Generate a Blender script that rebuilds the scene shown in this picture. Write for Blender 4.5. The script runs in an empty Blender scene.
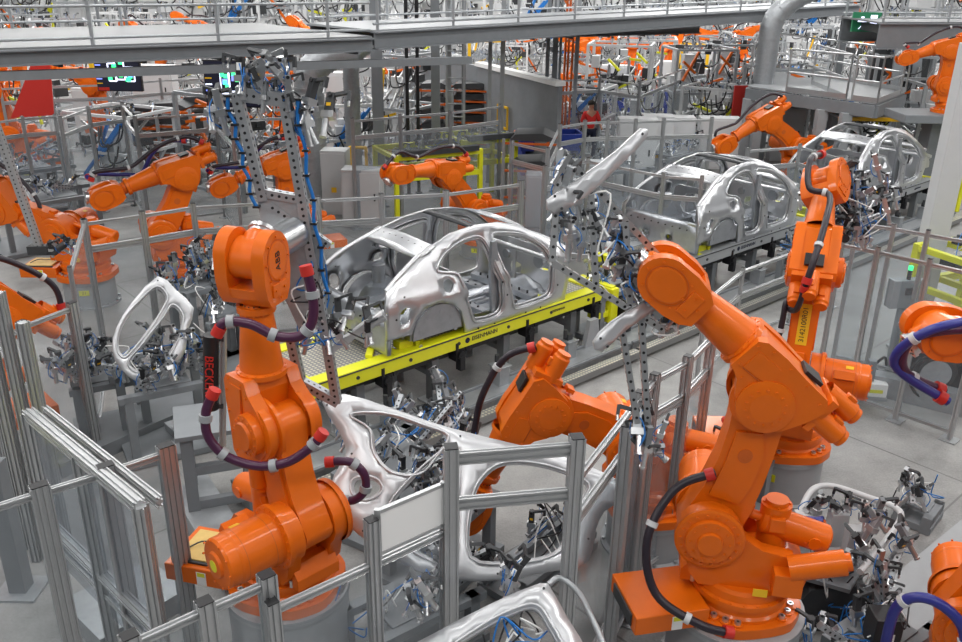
import bpy, math, random
from mathutils import Vector, Matrix, geometry
random.seed(11)
S = bpy.context.scene
COL = S.collection
R = math.radians
# ---------------------------------------------------------------- camera, sky, lamps, exposure
F_PX, PITCH, ROLL, EYE = 870.0, R(22.3), R(0.85), 5.5
cd = bpy.data.cameras.new('camera'); cam = bpy.data.objects.new('camera', cd); COL.objects.link(cam)
cd.sensor_width = 36; cd.lens = 36 * F_PX / 962; cd.clip_start = 0.1; cd.clip_end = 400
cam.matrix_world = Matrix.Translation((0, 0, EYE)) @ Matrix.Rotation(math.pi/2 - PITCH, 4, 'X') @ Matrix.Rotation(ROLL, 4, 'Z')
S.camera = cam
w = bpy.data.worlds.new('hall_light'); S.world = w; w.use_nodes = True
w.node_tree.nodes['Background'].inputs[0].default_value = (0.80, 0.86, 0.95, 1)
w.node_tree.nodes['Background'].inputs[1].default_value = 0.09
def area(loc, sx, sy, power, rot=(0, 0, 0), col=(1, 0.985, 0.96)):
    l = bpy.data.lights.new('ceiling_lamp', 'AREA'); l.shape = 'RECTANGLE'; l.size = sx; l.size_y = sy; l.energy = power; l.color = col
    o = bpy.data.objects.new('ceiling_lamp', l); COL.objects.link(o); o.location = loc; o.rotation_euler = rot
for gx in range(-2, 4):
    for gy in range(0, 4):
        area((gx*8 - 2, gy*9 - 2, 10.5), 0.9, 7.0, 330, (0, 0, R(-48)))
for gx in range(-2, 4):
    for gy in range(0, 3):
        area((gx*14 - 4, gy*18 + 36, 10.5), 2.0, 12.0, 1500, (0, 0, R(-48)))
S.view_settings.view_transform = 'Standard'; S.view_settings.look = 'None'
S.view_settings.exposure = 0.27; S.view_settings.gamma = 1.0; S.view_settings.use_curve_mapping = False

# ---------------------------------------------------------------- surveying: a pixel of the photograph to the place it shows
def ray(px, py):
    u = (px-481)/F_PX; v = (321-py)/F_PX
    a = u*math.cos(ROLL) - v*math.sin(ROLL); b = u*math.sin(ROLL) + v*math.cos(ROLL)
    return Vector((a, math.cos(PITCH) + b*math.sin(PITCH), -math.sin(PITCH) + b*math.cos(PITCH)))
def P(px, py, z=0.0):
    d = ray(px, py); return Vector((0, 0, EYE)) + d*((z-EYE)/d.z)
def onplane(px, py, o, n):
    d = ray(px, py); e = Vector((0, 0, EYE)); return e + d*((o-e).dot(n)/d.dot(n))
def proj(v):
    x, y, z = v; z -= EYE
    fw = y*math.cos(PITCH) - z*math.sin(PITCH); up = y*math.sin(PITCH) + z*math.cos(PITCH)
    a = x/fw; b = up/fw
    u = a*math.cos(ROLL) + b*math.sin(ROLL); v_ = -a*math.sin(ROLL) + b*math.cos(ROLL)
    return (round(481+F_PX*u), round(321-F_PX*v_))
# the line of cars runs along LU; LV is across it, away from the camera
LO = P(340, 376, 0.95); _b = P(599, 290, 0.95)
LU = (_b-LO).normalized(); LV = Vector((-LU.y, LU.x, 0)); LYAW = math.atan2(LU.y, LU.x)
def L(s, t, z=0.0): return Vector((LO.x, LO.y, 0)) + LU*s + LV*t + Vector((0, 0, z))

# ---------------------------------------------------------------- materials
MATS = {}
def mat(name, col, rough=0.5, metal=0.0, noise=0.0, nscale=6.0, coat=0.0, bump=0.0, emit=None, estr=0, rvar=0.0):
    m = bpy.data.materials.new(name); m.use_nodes = True; MATS[name] = m
    nt = m.node_tree; b = nt.nodes['Principled BSDF']
    b.inputs['Base Color'].default_value = (*col, 1); b.inputs['Roughness'].default_value = rough; b.inputs['Metallic'].default_value = metal
    if coat: b.inputs['Coat Weight'].default_value = coat; b.inputs['Coat Roughness'].default_value = 0.15
    if emit: b.inputs['Emission Color'].default_value = (*emit, 1); b.inputs['Emission Strength'].default_value = estr
    if noise or bump or rvar:
        tc = nt.nodes.new('ShaderNodeTexCoord'); n = nt.nodes.new('ShaderNodeTexNoise')
        n.inputs['Scale'].default_value = nscale; n.inputs['Detail'].default_value = 5; n.inputs['Roughness'].default_value = 0.65
        nt.links.new(tc.outputs['Object'], n.inputs['Vector'])
        if noise:
            mx = nt.nodes.new('ShaderNodeMix'); mx.data_type = 'RGBA'
            mx.inputs[6].default_value = (*[c*(1-noise) for c in col], 1); mx.inputs[7].default_value = (*[min(1, c*(1+noise)) for c in col], 1)
            nt.links.new(n.outputs['Fac'], mx.inputs[0]); nt.links.new(mx.outputs[2], b.inputs['Base Color'])
        if rvar:
            mr = nt.nodes.new('ShaderNodeMapRange'); mr.inputs[3].default_value = max(0.05, rough-rvar); mr.inputs[4].default_value = rough+rvar
            nt.links.new(n.outputs['Fac'], mr.inputs[0]); nt.links.new(mr.outputs[0], b.inputs['Roughness'])
        if bump:
            bp = nt.nodes.new('ShaderNodeBump'); bp.inputs['Strength'].default_value = bump; bp.inputs['Distance'].default_value = 0.01
            nt.links.new(n.outputs['Fac'], bp.inputs['Height']); nt.links.new(bp.outputs[0], b.inputs['Normal'])
    return m
mat('orange', (0.73, 0.135, 0.002), 0.42, 0, 0.10, 5, coat=0.22)
MATS['orange'].node_tree.nodes['Principled BSDF'].inputs['Specular IOR Level'].default_value = 0.3; MATS['orange'].node_tree.nodes['Principled BSDF'].inputs['Coat Roughness'].default_value = 0.07
mat('orange_dark', (0.55, 0.10, 0.006), 0.5, 0, 0.2, 8)
mat('alu', (0.50, 0.51, 0.52), 0.36, 0.75, 0.08, 9)
mat('galv', (0.40, 0.42, 0.44), 0.42, 0.6, 0.25, 14, rvar=0.1)
mat('steel', (0.62, 0.63, 0.64), 0.28, 0.9, 0.1, 12)
mat('body', (0.58, 0.59, 0.61), 0.33, 0.88, 0.10, 3, rvar=0.08)
mat('pressing', (0.60, 0.61, 0.63), 0.38, 0.6, 0.06, 3, rvar=.06)
mat('body_floor', (0.42, 0.44, 0.47), 0.38, 0.85, 0.3, 6, rvar=0.12)
mat('grey', (0.20, 0.215, 0.23), 0.5, 0.1, 0.15, 5)
mat('grey_mid', (0.33, 0.345, 0.36), 0.5, 0.1, 0.1, 5)
mat('grey_light', (0.55, 0.56, 0.57), 0.5, 0.0, 0.06, 4)
mat('dark', (0.045, 0.048, 0.052), 0.5, 0.2, 0.3, 10)
mat('black', (0.012, 0.012, 0.014), 0.45)
mat('rubber', (0.02, 0.014, 0.022), 0.4)
mat('purple', (0.06, 0.012, 0.045), 0.35)
mat('hose_blue', (0.025, 0.03, 0.22), 0.35)
mat('cable_blue', (0.01, 0.16, 0.5), 0.4)
mat('white', (0.85, 0.85, 0.84), 0.45)
mat('cream', (0.72, 0.50, 0.16), 0.6, 0, 0.2, 9)
mat('yellow', (0.74, 0.74, 0.012), 0.42, 0, 0.08, 6, coat=0.2)
mat('amber', (0.86, 0.50, 0.01), 0.45)
mat('red', (0.52, 0.02, 0.012), 0.5)
mat('red_shirt', (0.72, 0.025, 0.02), 0.8)
mat('blue', (0.01, 0.035, 0.28), 0.45)
mat('green', (0.02, 0.22, 0.10), 0.5)
mat('navy', (0.01, 0.014, 0.04), 0.8)
mat('skin', (0.50, 0.25, 0.16), 0.6)
mat('hair', (0.02, 0.014, 0.01), 0.8)
mat('wall', (0.62, 0.63, 0.64), 0.7, 0, 0.05, 1)
mat('screen', (0.006, 0.007, 0.015), 0.5, emit=(0.005, 0.006, 0.02), estr=0.5)
mat('deck', (0.20, 0.208, 0.215), 0.45, 0.2, 0.08, 2)
mat('lit_green', (0.05, 0.6, 0.2), 0.4, emit=(0.05, 1, 0.3), estr=1.6)
mat('lit_white', (0.8, 0.8, 0.9), 0.4, emit=(0.7, 0.75, 1), estr=1.3)
mat('lit_blue', (0.1, 0.2, 0.9), 0.4, emit=(0.25, 0.3, 1), estr=1.2)
mat('lit_teal', (0.1, 0.5, 0.6), 0.4, emit=(0.15, 0.7, 0.75), estr=1.0)
def pane_mat(name, tint, op, spec=0.25):
    m = bpy.data.materials.new(name); m.use_nodes = True; MATS[name] = m; nt = m.node_tree; nt.nodes.clear()
    o = nt.nodes.new('ShaderNodeOutputMaterial'); t = nt.nodes.new('ShaderNodeBsdfTransparent'); g = nt.nodes.new('ShaderNodeBsdfGlossy'); d = nt.nodes.new('ShaderNodeBsdfDiffuse')
    t.inputs[0].default_value = (*tint, 1); g.inputs[1].default_value = 0.12; d.inputs[0].default_value = (0.55, 0.58, 0.62, 1)
    a = nt.nodes.new('ShaderNodeMixShader'); b = nt.nodes.new('ShaderNodeMixShader'); lw = nt.nodes.new('ShaderNodeLayerWeight'); lw.inputs[0].default_value = 0.3
    a.inputs[0].default_value = op; nt.links.new(t.outputs[0], a.inputs[1]); nt.links.new(d.outputs[0], a.inputs[2])
    mu = nt.nodes.new('ShaderNodeMath'); mu.operation = 'MULTIPLY'; mu.inputs[1].default_value = spec; nt.links.new(lw.outputs['Facing'], mu.inputs[0]); nt.links.new(mu.outputs[0], b.inputs[0]); nt.links.new(a.outputs[0], b.inputs[1]); nt.links.new(g.outputs[0], b.inputs[2])
    nt.links.new(b.outputs[0], o.inputs[0]); return m
pane_mat('glass', (0.93, 0.95, 0.96), 0.06, 0.22)
pane_mat('mesh', (0.80, 0.82, 0.84), 0.16, 0.12)
# concrete: mottled, with faint joints
m = mat('concrete', (0.42, 0.42, 0.41), 0.42, 0)
nt = m.node_tree; b = nt.nodes['Principled BSDF']; tc = nt.nodes.new('ShaderNodeTexCoord')
n1 = nt.nodes.new('ShaderNodeTexNoise'); n1.inputs['Scale'].default_value = 0.8; n1.inputs['Detail'].default_value = 8; n1.inputs['Roughness'].default_value = 0.7
n2 = nt.nodes.new('ShaderNodeTexNoise'); n2.inputs['Scale'].default_value = 45; n2.inputs['Detail'].default_value = 4
mp = nt.nodes.new('ShaderNodeMapping'); mp.inputs['Rotation'].default_value = (0, 0, -LYAW)
bk = nt.nodes.new('ShaderNodeTexBrick'); bk.inputs['Scale'].default_value = 1; bk.inputs['Brick Width'].default_value = 5; bk.inputs['Row Height'].default_value = 2.6; bk.inputs['Mortar Size'].default_value = 0.012; bk.offset = 0
nt.links.new(tc.outputs['Object'], n1.inputs['Vector']); nt.links.new(tc.outputs['Object'], n2.inputs['Vector']); nt.links.new(tc.outputs['Object'], mp.inputs['Vector']); nt.links.new(mp.outputs[0], bk.inputs['Vector'])
cr = nt.nodes.new('ShaderNodeValToRGB'); cr.color_ramp.elements[0].position = 0.3; cr.color_ramp.elements[0].color = (0.17, 0.17, 0.168, 1); cr.color_ramp.elements[1].position = 0.7; cr.color_ramp.elements[1].color = (0.36, 0.357, 0.35, 1)
ad = nt.nodes.new('ShaderNodeMath'); ad.operation = 'MULTIPLY_ADD'; ad.inputs[1].default_value = 0.35; nt.links.new(n2.outputs['Fac'], ad.inputs[0]); nt.links.new(n1.outputs['Fac'], ad.inputs[2])
sb = nt.nodes.new('ShaderNodeMath'); sb.operation = 'SUBTRACT'; sb.inputs[1].default_value = 0.17; nt.links.new(ad.outputs[0], sb.inputs[0]); nt.links.new(sb.outputs[0], cr.inputs[0])
bk.inputs['Mortar'].default_value = (0.13, 0.13, 0.13, 1)
nt.links.new(cr.outputs[0], bk.inputs['Color1']); nt.links.new(cr.outputs[0], bk.inputs['Color2']); nt.links.new(bk.outputs['Color'], b.inputs['Base Color'])
# punched sheet: dots on a plate in its own plane
def punched(name, base, dot, pitch, frac, metal=0.7):
    m = mat(name, base, 0.4, metal); nt = m.node_tree; b = nt.nodes['Principled BSDF']
    tc = nt.nodes.new('ShaderNodeTexCoord'); sc = nt.nodes.new('ShaderNodeVectorMath'); sc.operation = 'SCALE'; sc.inputs['Scale'].default_value = 1/pitch
    fr = nt.nodes.new('ShaderNodeVectorMath'); fr.operation = 'FRACTION'; su = nt.nodes.new('ShaderNodeVectorMath'); su.operation = 'SUBTRACT'; su.inputs[1].default_value = (.5, .5, .5)
    mu = nt.nodes.new('ShaderNodeVectorMath'); mu.operation = 'MULTIPLY'; mu.inputs[1].default_value = (1, 1, 0); le = nt.nodes.new('ShaderNodeVectorMath'); le.operation = 'LENGTH'
    lt = nt.nodes.new('ShaderNodeMath'); lt.operation = 'LESS_THAN'; lt.inputs[1].default_value = frac
    mx = nt.nodes.new('ShaderNodeMix'); mx.data_type = 'RGBA'; mx.inputs[6].default_value = (*base, 1); mx.inputs[7].default_value = (*dot, 1)
    for a, c in ((tc.outputs['Object'], sc.inputs[0]), (sc.outputs[0], fr.inputs[0]), (fr.outputs[0], su.inputs[0]), (su.outputs[0], mu.inputs[0]), (mu.outputs[0], le.inputs[0]), (le.outputs['Value'], lt.inputs[0]), (lt.outputs[0], mx.inputs[0]), (mx.outputs[2], b.inputs['Base Color'])): nt.links.new(a, c)
punched('punched', (0.30, 0.30, 0.30), (0.70, 0.66, 0.52), 0.055, 0.30)
punched('tread', (0.22, 0.24, 0.26), (0.33, 0.35, 0.37), 0.04, 0.28)

# ---------------------------------------------------------------- mesh builder
def V(*a): return Vector(a)
def frame(d, up=None):
    d = d.normalized(); up = up or (Vector((0, 0, 1)) if abs(d.z) < 0.95 else Vector((1, 0, 0)))
    x = up.cross(d).normalized(); y = d.cross(x); return x, y, d
class MB:
    def __init__(s, m='steel'): s.v = []; s.f = []; s.mi = []; s.sm = []; s.mats = []; s.M = Matrix.Identity(4); s.use(m)
    def use(s, m):
        if m not in s.mats: s.mats.append(m)
        s.k = s.mats.index(m); return s
    def add(s, vs, fs, smooth=False):
        o = len(s.v); s.v += [tuple(s.M @ Vector(v)) for v in vs]
        for f in fs: s.f.append([i+o for i in f]); s.mi.append(s.k); s.sm.append(smooth)
        return s
    def box(s, c, d, rz=0, M=None):
        T = Matrix.Translation(c) @ (M if M else Matrix.Rotation(rz, 4, 'Z'))
        vs = [T @ Vector((x*d[0]/2, y*d[1]/2, z*d[2]/2)) for x in (-1, 1) for y in (-1, 1) for z in (-1, 1)]
        return s.add(vs, [(0, 1, 3, 2), (4, 6, 7, 5), (0, 4, 5, 1), (2, 3, 7, 6), (0, 2, 6, 4), (1, 5, 7, 3)])
    def bar(s, p, q, w, h, up=None):
        p = Vector(p); q = Vector(q); x, y, d = frame(q-p, up)
        return s.section([(-w/2, -h/2), (w/2, -h/2), (w/2, h/2), (-w/2, h/2)], p, q, x, y)
    def section(s, prof, p, q, x, y):
        n = len(prof); vs = [p + x*a + y*b for a, b in prof] + [q + x*a + y*b for a, b in prof]
        return s.add(vs, [(i, (i+1) % n, (i+1) % n + n, i+n) for i in range(n)] + [tuple(range(n))[::-1], tuple(range(n, 2*n))])
    def profile(s, p, q, w, h, up=None):      # slotted aluminium profile
        p = Vector(p); q = Vector(q); x, y, d = frame(q-p, up); pr = []
        def side(a, n_, tx, ty):
            return
        nx = max(1, round(w/0.045)); ny = max(1, round(h/0.045)); g = 0.0075; dp = 0.014
        for k in range(nx): c = -w/2 + w*(k+.5)/nx; pr += [(c-g-.004, -h/2), (c-g, -h/2+dp), (c+g, -h/2+dp), (c+g+.004, -h/2)]
        pr.append((w/2, -h/2))
        for k in range(ny): c = -h/2 + h*(k+.5)/ny; pr += [(w/2, c-g-.004), (w/2-dp, c-g), (w/2-dp, c+g), (w/2, c+g+.004)]
        pr.append((w/2, h/2))
        for k in range(nx): c = w/2 - w*(k+.5)/nx; pr += [(c+g+.004, h/2), (c+g, h/2-dp), (c-g, h/2-dp), (c-g-.004, h/2)]
        pr.append((-w/2, h/2))
        for k in range(ny): c = h/2 - h*(k+.5)/ny; pr += [(-w/2, c+g+.004), (-w/2+dp, c+g), (-w/2+dp, c-g), (-w/2, c-g-.004)]
        pr.append((-w/2, -h/2))
        return s.section(pr, p, q, x, y)
    def cyl(s, p, q, r, r2=None, n=20, cap=True):
        p = Vector(p); q = Vector(q); r2 = r if r2 is None else r2; x, y, d = frame(q-p)
        c = [(math.cos(2*math.pi*i/n), math.sin(2*math.pi*i/n)) for i in range(n)]
        s.add([p + x*a*r + y*b*r for a, b in c] + [q + x*a*r2 + y*b*r2 for a, b in c], [(i, (i+1) % n, (i+1) % n + n, i+n) for i in range(n)], True)
        if cap: s.add([p + x*a*r + y*b*r for a, b in c], [tuple(range(n))[::-1]]); s.add([q + x*a*r2 + y*b*r2 for a, b in c], [tuple(range(n))])
        return s
    def lathe(s, p, d, prof, n=24):
        p = Vector(p); x, y, d = frame(Vector(d))
        for (r0, h0), (r1, h1) in zip(prof, prof[1:]):
            c = [(math.cos(2*math.pi*i/n), math.sin(2*math.pi*i/n)) for i in range(n)]
            A = [p + d*h0 + (x*a+y*b)*r0 for a, b in c]; B = [p + d*h1 + (x*a+y*b)*r1 for a, b in c]
            if abs(h1-h0) < 1e-6 and min(r0, r1) < 1e-6: s.add(A if r0 > r1 else B, [tuple(range(n))])
            else: s.add(A+B, [(i, (i+1) % n, (i+1) % n + n, i+n) for i in range(n)], abs(h1-h0) > abs(r1-r0)*.3)
        return s
    def bolts(s, c, d, R_, n, r=0.012, h=0.012, a0=0):
        c = Vector(c); x, y, d = frame(Vector(d))
        for i in range(n):
            a = a0 + 2*math.pi*i/n; p = c + (x*math.cos(a) + y*math.sin(a))*R_; s.cyl(p, p+d*h, r, n=6)
        return s
    def tube(s, pts, r, n=8, smooth=0, closed=False):
        pts = [Vector(p) for p in pts]
        if smooth: pts = spline(pts, smooth)
        N = len(pts); rings = []; x = None
        for i, p in enumerate(pts):
            d = (pts[(i+1) % N if closed else min(i+1, N-1)] - pts[(i-1) % N if closed else max(i-1, 0)])
            if d.length < 1e-6: d = Vector((0, 0, 1))
            d.normalize()
            if x is None: x = frame(d)[0]
            x = (x - d*x.dot(d)); x = x.normalized() if x.length > 1e-5 else frame(d)[0]; y = d.cross(x)
            rr = r(i/(N-1)) if callable(r) else r
            rings.append([p + (x*math.cos(2*math.pi*k/n) + y*math.sin(2*math.pi*k/n))*rr for k in range(n)])
        vs = [v for g in rings for v in g]
        fs = [(i*n+k, i*n+(k+1) % n, ((i+1) % N)*n+(k+1) % n, ((i+1) % N)*n+k) for i in range(N if closed else N-1) for k in range(n)]
        s.add(vs, fs, True)
        if not closed: s.add(rings[0], [tuple(range(n))[::-1]]); s.add(rings[-1], [tuple(range(n))])
        return s
    def prism(s, pts, a, b, plane='xz', holes=()):
        loops = [list(pts)] + [list(h) for h in holes]; flat = [p for l in loops for p in l]
        tri = geometry.tessellate_polygon([[Vector((p[0], p[1], 0)) for p in l] for l in loops])
        def mk(p, t): return {'xz': (p[0], t, p[1]), 'xy': (p[0], p[1], t), 'yz': (t, p[0], p[1])}[plane]
        n = len(flat); s.add([mk(p, a) for p in flat] + [mk(p, b) for p in flat], [tuple(t) for t in tri] + [tuple(i+n for i in t)[::-1] for t in tri])
        for l in loops:
            k = len(l); s.add([mk(p, a) for p in l] + [mk(p, b) for p in l], [(i, (i+1) % k, (i+1) % k + k, i+k) for i in range(k)], k > 14)
        return s
    def sheet(s, outline, holes, step, fn, lip=0.03, lipdir=Vector((0, 1, 0)), n_out=None):
        loops = [list(outline)] + [list(h) for h in holes]; vs = []; ed = []
        for l in loops:
            o = len(vs); vs += [Vector(p) for p in l]; ed += [(o+i, o+(i+1) % len(l)) for i in range(len(l))]
        xs = [p[0] for p in outline]; ys = [p[1] for p in outline]
        x = min(xs)+step/2
        while x < max(xs):
            y = min(ys)+step/2
            while y < max(ys):
                if inpoly((x, y), loops[0]) and not any(inpoly((x, y), h) for h in loops[1:]) and min(edist((x, y), l) for l in loops) > step*.35: vs.append(Vector((x, y)))
                y += step
            x += step
        r = geometry.delaunay_2d_cdt(vs, ed, [], 0, 1e-5); ov = r[0]; of = []
        for f in r[2]:
            c = sum((ov[i] for i in f), Vector((0, 0)))/len(f)
            if inpoly(c, loops[0]) and not any(inpoly(c, h) for h in loops[1:]): of.append(tuple(f))
        s.add([fn(v.x, v.y) for v in ov], of, True)
        if lip:
            for l in loops:
                k = len(l); a = [Vector(fn(*p)) for p in l]; s.add(a + [p + lipdir*lip for p in a], [(i, (i+1) % k, (i+1) % k + k, i+k) for i in range(k)], True)
        return s
    def mesh(s, name):
        me = bpy.data.meshes.new(name); me.from_pydata(s.v, [], s.f)
        for m in s.mats: me.materials.append(MATS[m])
        me.polygons.foreach_set('material_index', s.mi); me.polygons.foreach_set('use_smooth', s.sm); me.update(); return me
    def build(s, name, parent=None, bevel=0, thick=0, label=None, seg=2):
        return put(name, s.mesh(name), parent, bevel, thick, label, seg)
def put(name, me, parent=None, bevel=0, thick=0, label=None, seg=2):
    o = bpy.data.objects.new(name, me); COL.objects.link(o); o.parent = parent
    if thick: md = o.modifiers.new('thick', 'SOLIDIFY'); md.thickness = thick
    if bevel: md = o.modifiers.new('bevel', 'BEVEL'); md.width = bevel; md.segments = seg; md.limit_method = 'ANGLE'; md.angle_limit = R(38); md.harden_normals = False
    if label: o['label'] = label
    return o
def inpoly(p, l):
    x, y = p[0], p[1]; r = False; j = len(l)-1
    for i in range(len(l)):
        a, b = l[i], l[j]
        if (a[1] > y) != (b[1] > y) and x < (b[0]-a[0])*(y-a[1])/(b[1]-a[1]) + a[0]: r = not r
        j = i
    return r
def edist(p, l):
    best = 9; p = Vector((p[0], p[1]))
    for i in range(len(l)):
        a = Vector(l[i]); b = Vector(l[(i+1) % len(l)]); d = b-a; t = max(0, min(1, (p-a).dot(d)/max(d.length_squared, 1e-9))); best = min(best, (a+d*t-p).length)
    return best
def spline(pts, k=6, closed=False):
    out = []; n = len(pts)
    for i in range(n if closed else n-1):
        g = lambda j: pts[j % n] if closed else pts[max(0, min(n-1, j))]
        p0, p1, p2, p3 = g(i-1), g(i), g(i+1), g(i+2)
        for j in range(k):
            t = j/k; out.append(0.5*((2*p1) + (p2-p0)*t + (2*p0-5*p1+4*p2-p3)*t*t + (3*p1-p0-3*p2+p3)*t**3))
    if not closed: out.append(pts[-1])
    return out
def rnd2(l, k=4): return [tuple(p) for p in spline([Vector(q) for q in l], k, True)]      # round a 2-D loop
def thing(name, label, cat, loc=(0, 0, 0), rz=0.0, group=None):
    o = bpy.data.objects.new(name, None); COL.objects.link(o); o.location = loc; o.rotation_euler = (0, 0, rz); o.empty_display_size = 0.2
    return tag(o, label, cat, group)
def tag(o, label, cat, group=None):
    o['label'] = label; o['category'] = cat
    if group: o['group'] = group
    return o
def struct(o): o['kind'] = 'structure'; return o
KIDS = {}
def dup(root, loc, rz, label, group=None, scale=None):
    def cp(o, par):
        c = o.copy(); COL.objects.link(c); c.parent = par
        for ch in list(o.children): cp(ch, c)
        return c
    r = cp(root, None); r.location = loc; r.rotation_euler = (0, 0, rz); r['label'] = label
    if group: r['group'] = group
    if scale: r.scale = (scale,)*3
    return r
def text(s, body, size, M, m, parent, name='lettering', depth=0.002, label=None):
    c = bpy.data.curves.new(name, 'FONT'); c.body = body; c.size = size; c.align_x = 'CENTER'; c.align_y = 'CENTER'; c.extrude = depth
    t = bpy.data.objects.new(name, c); COL.objects.link(t); dg = bpy.context.evaluated_depsgraph_get(); dg.update()
    me = bpy.data.meshes.new_from_object(t.evaluated_get(dg)); bpy.data.objects.remove(t); bpy.data.curves.remove(c)
    me.materials.clear(); me.materials.append(MATS[m]); o = put(name, me, parent, label=label); o.matrix_local = M; return o
# ---------------------------------------------------------------- the robots
def arc(cx, cy, r, a0, a1, n): return [(cx + r*math.cos(R(a0+(a1-a0)*i/n)), cy + r*math.sin(R(a0+(a1-a0)*i/n))) for i in range(n+1)]
RM = {}
def robot_meshes():
    b = MB('orange')
    b.prism(rnd2([(.47, 0), (.45, .22), (.34, .36), (.18, .45), (-.2, .44), (-.40, .30), (-.46, 0), (-.40, -.30), (-.2, -.44), (.18, -.45), (.34, -.36), (.45, -.22)], 3), 0, .09, 'xy')
    b.lathe((0, 0, .085), (0, 0, 1), [(.40, 0), (.395, .03), (.375, .05), (.37, .14), (.35, .16), (.35, .19)], 40)
    for a in (50, 130, 230, 310):
        for k in (-13, 0, 13):
            x, y = .42*math.cos(R(a+k)), .42*math.sin(R(a+k)); b.use('orange').cyl((x, y, .08), (x, y, .105), .042, n=12); b.use('steel').cyl((x, y, .105), (x, y, .13), .026, n=12).use('dark').cyl((x, y, .13), (x, y, .131), .012, n=6)
    RM['base'] = b.mesh('base')
    b = MB('orange'); b.box((-.70, 0, .12), (.62, .56, .17)); b.use('dark').box((-1.015, 0, .12), (.02, .4, .12)); RM['connector_box'] = b.mesh('connector_box')
    b = MB('cream').box((-.72, 0, .22), (.44, .40, .03)); b.use('dark').box((-.72, -.215, .215), (.5, .025, .02)).tube([(-.9, -.1, .24), (-.8, 0, .27), (-.65, .02, .26), (-.5, .12, .25)], .007, 6, 4); RM['tray'] = b.mesh('tray')
    b = MB('orange')       # turret, axis 1 at origin, axis 2 at (.32, 0, .58)
    b.lathe((0, 0, 0), (0, 0, 1), [(.40, 0), (.40, .05), (.37, .06), (.36, .12), (.33, .14), (0, .14)], 40).bolts((0, 0, .05), (0, 0, 1), .385, 24)
    side = [(-.42, .12), (-.46, .30), (-.34, .46), (-.10, .50), (.06, .60)] + arc(.32, .58, .25, 150, -50, 10) + [(.44, .22), (.36, .12)]
    for y in (-.26, .14): b.prism(side, y, y+.12)
    b.prism([(-.42, .12), (-.46, .30), (-.34, .40), (0, .40), (.2, .28), (.36, .22), (.36, .12)], -.15, .15)
    b.prism([(.30, .10), (.50, .10), (.50, .20), (.42, .30), (.34, .30)], -.2, .2)
    b.box((-.30, .30, .28), (.22, .16, .2)); b.use('steel')
    for y in (-.2, .2):
        for x in (-.34, -.18, .40): b.cyl((x, y, .1), (x, y, .165), .02, n=6)
    RM['turret'] = b.mesh('turret')
    b = MB('orange')       # axis 2 motor drum on one cheek, gearbox cap on the other
    b.lathe((.32, -.25, .58), (0, -1, 0), [(.27, 0), (.27, .04), (.215, .05), (.215, .40), (.205, .42), (.205, .50), (.19, .52), (.11, .525), (.10, .545), (.06, .55), (0, .55)], 36)
    b.bolts((.32, -.29, .58), (0, -1, 0), .245, 20).bolts((.32, -.75, .58), (0, -1, 0), .17, 6, .016, .02)
    b.box((.14, -.50, .70), (.10, .22, .1), M=Matrix.Rotation(R(30), 4, 'Y')); b.use('orange_dark').lathe((.32, -.25, .58), (0, -1, 0), [(.2165, .12), (.2165, .127)], 36).lathe((.32, -.25, .58), (0, -1, 0), [(.2165, .36), (.2165, .367)], 36).use('orange').bolts((.32, -.77, .58), (0, -1, 0), .197, 10, .010, .012)
    RM['motor'] = b.mesh('motor')
    b = MB('orange'); b.lathe((.32, .25, .58), (0, 1, 0), [(.27, 0), (.27, .05), (.25, .06), (.19, .065), (.185, .10), (.10, .105), (.095, .13), (0, .13)], 36)
    b.bolts((.32, .31, .58), (0, 1, 0), .222, 18, .013, .014).bolts((.32, .355, .58), (0, 1, 0), .15, 10, .01, .01)
    b.use('orange_dark').lathe((.32, .285, .58), (0, 1, 0), [(.272, 0), (.272, .006)], 36); RM['gear_cover'] = b.mesh('gear_cover')
    b = MB('orange')       # vertical axis 1 motor and side box
    b.cyl((-.20, -.02, .36), (-.20, -.02, .78), .12, n=24).cyl((-.20, -.02, .78), (-.20, -.02, .82), .09, n=20).box((-.20, .10, .66), (.12, .08, .12)); b.bolts((-.20, -.02, .78), (0, 0, 1), .1, 4)
    b.cyl((-.30, .3, .40), (-.70, .3, .52), .10, n=22).cyl((-.70, .3, .52), (-.74, .3, .532), .07, n=18); RM['motor_b'] = b.mesh('motor')
    b = MB('orange')       # balancing cylinder
    b.lathe((-.62, .0, .50), (1, 0, .28), [(0, 0), (.10, 0), (.12, .02), (.12, .52), (.09, .55), (.04, .56), (.04, .74), (0, .74)], 24).cyl((-.5, -.13, .53), (-.5, .13, .53), .05, n=14); RM['balancer'] = b.mesh('balancer')
    b = MB('orange')       # lower arm, axis 2 at origin, axis 3 at (0, 0, 1.08)
    o = arc(0, 0, .24, 200, 350, 10) + [(.20, .12), (.155, .30), (.135, .55), (.15, .80)] + arc(0, 1.08, .205, -25, 190, 12) + [(-.22, .92), (-.245, .70), (-.26, .45), (-.26, .2)]
    b.prism(o, -.125, .125)
    i2 = [(.10, .26), (.08, .55), (.09, .80), (-.10, .84), (-.17, .68), (-.18, .42), (-.14, .26)]
    for y in (-1, 1):
        b.prism(i2, y*.125, y*.145); b.lathe((0, y*.12, 1.08), (0, y, 0), [(.18, 0), (.18, .03), (.12, .035), (.12, .05), (0, .05)], 28).bolts((0, y*.15, 1.08), (0, y, 0), .15, 12, .01, .01)
        b.use('orange_dark').lathe((-.04, y*.145, .64), (0, y, 0), [(.055, 0), (.055, .004), (0, .004)], 16).use('orange')
    for z in (.2, .95): b.box((-.27, 0, z), (.05, .12, .09))
    RM['lower_arm'] = b.mesh('lower_arm')
    b = MB('orange')       # upper arm, axis 3 at origin, x towards the wrist
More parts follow.
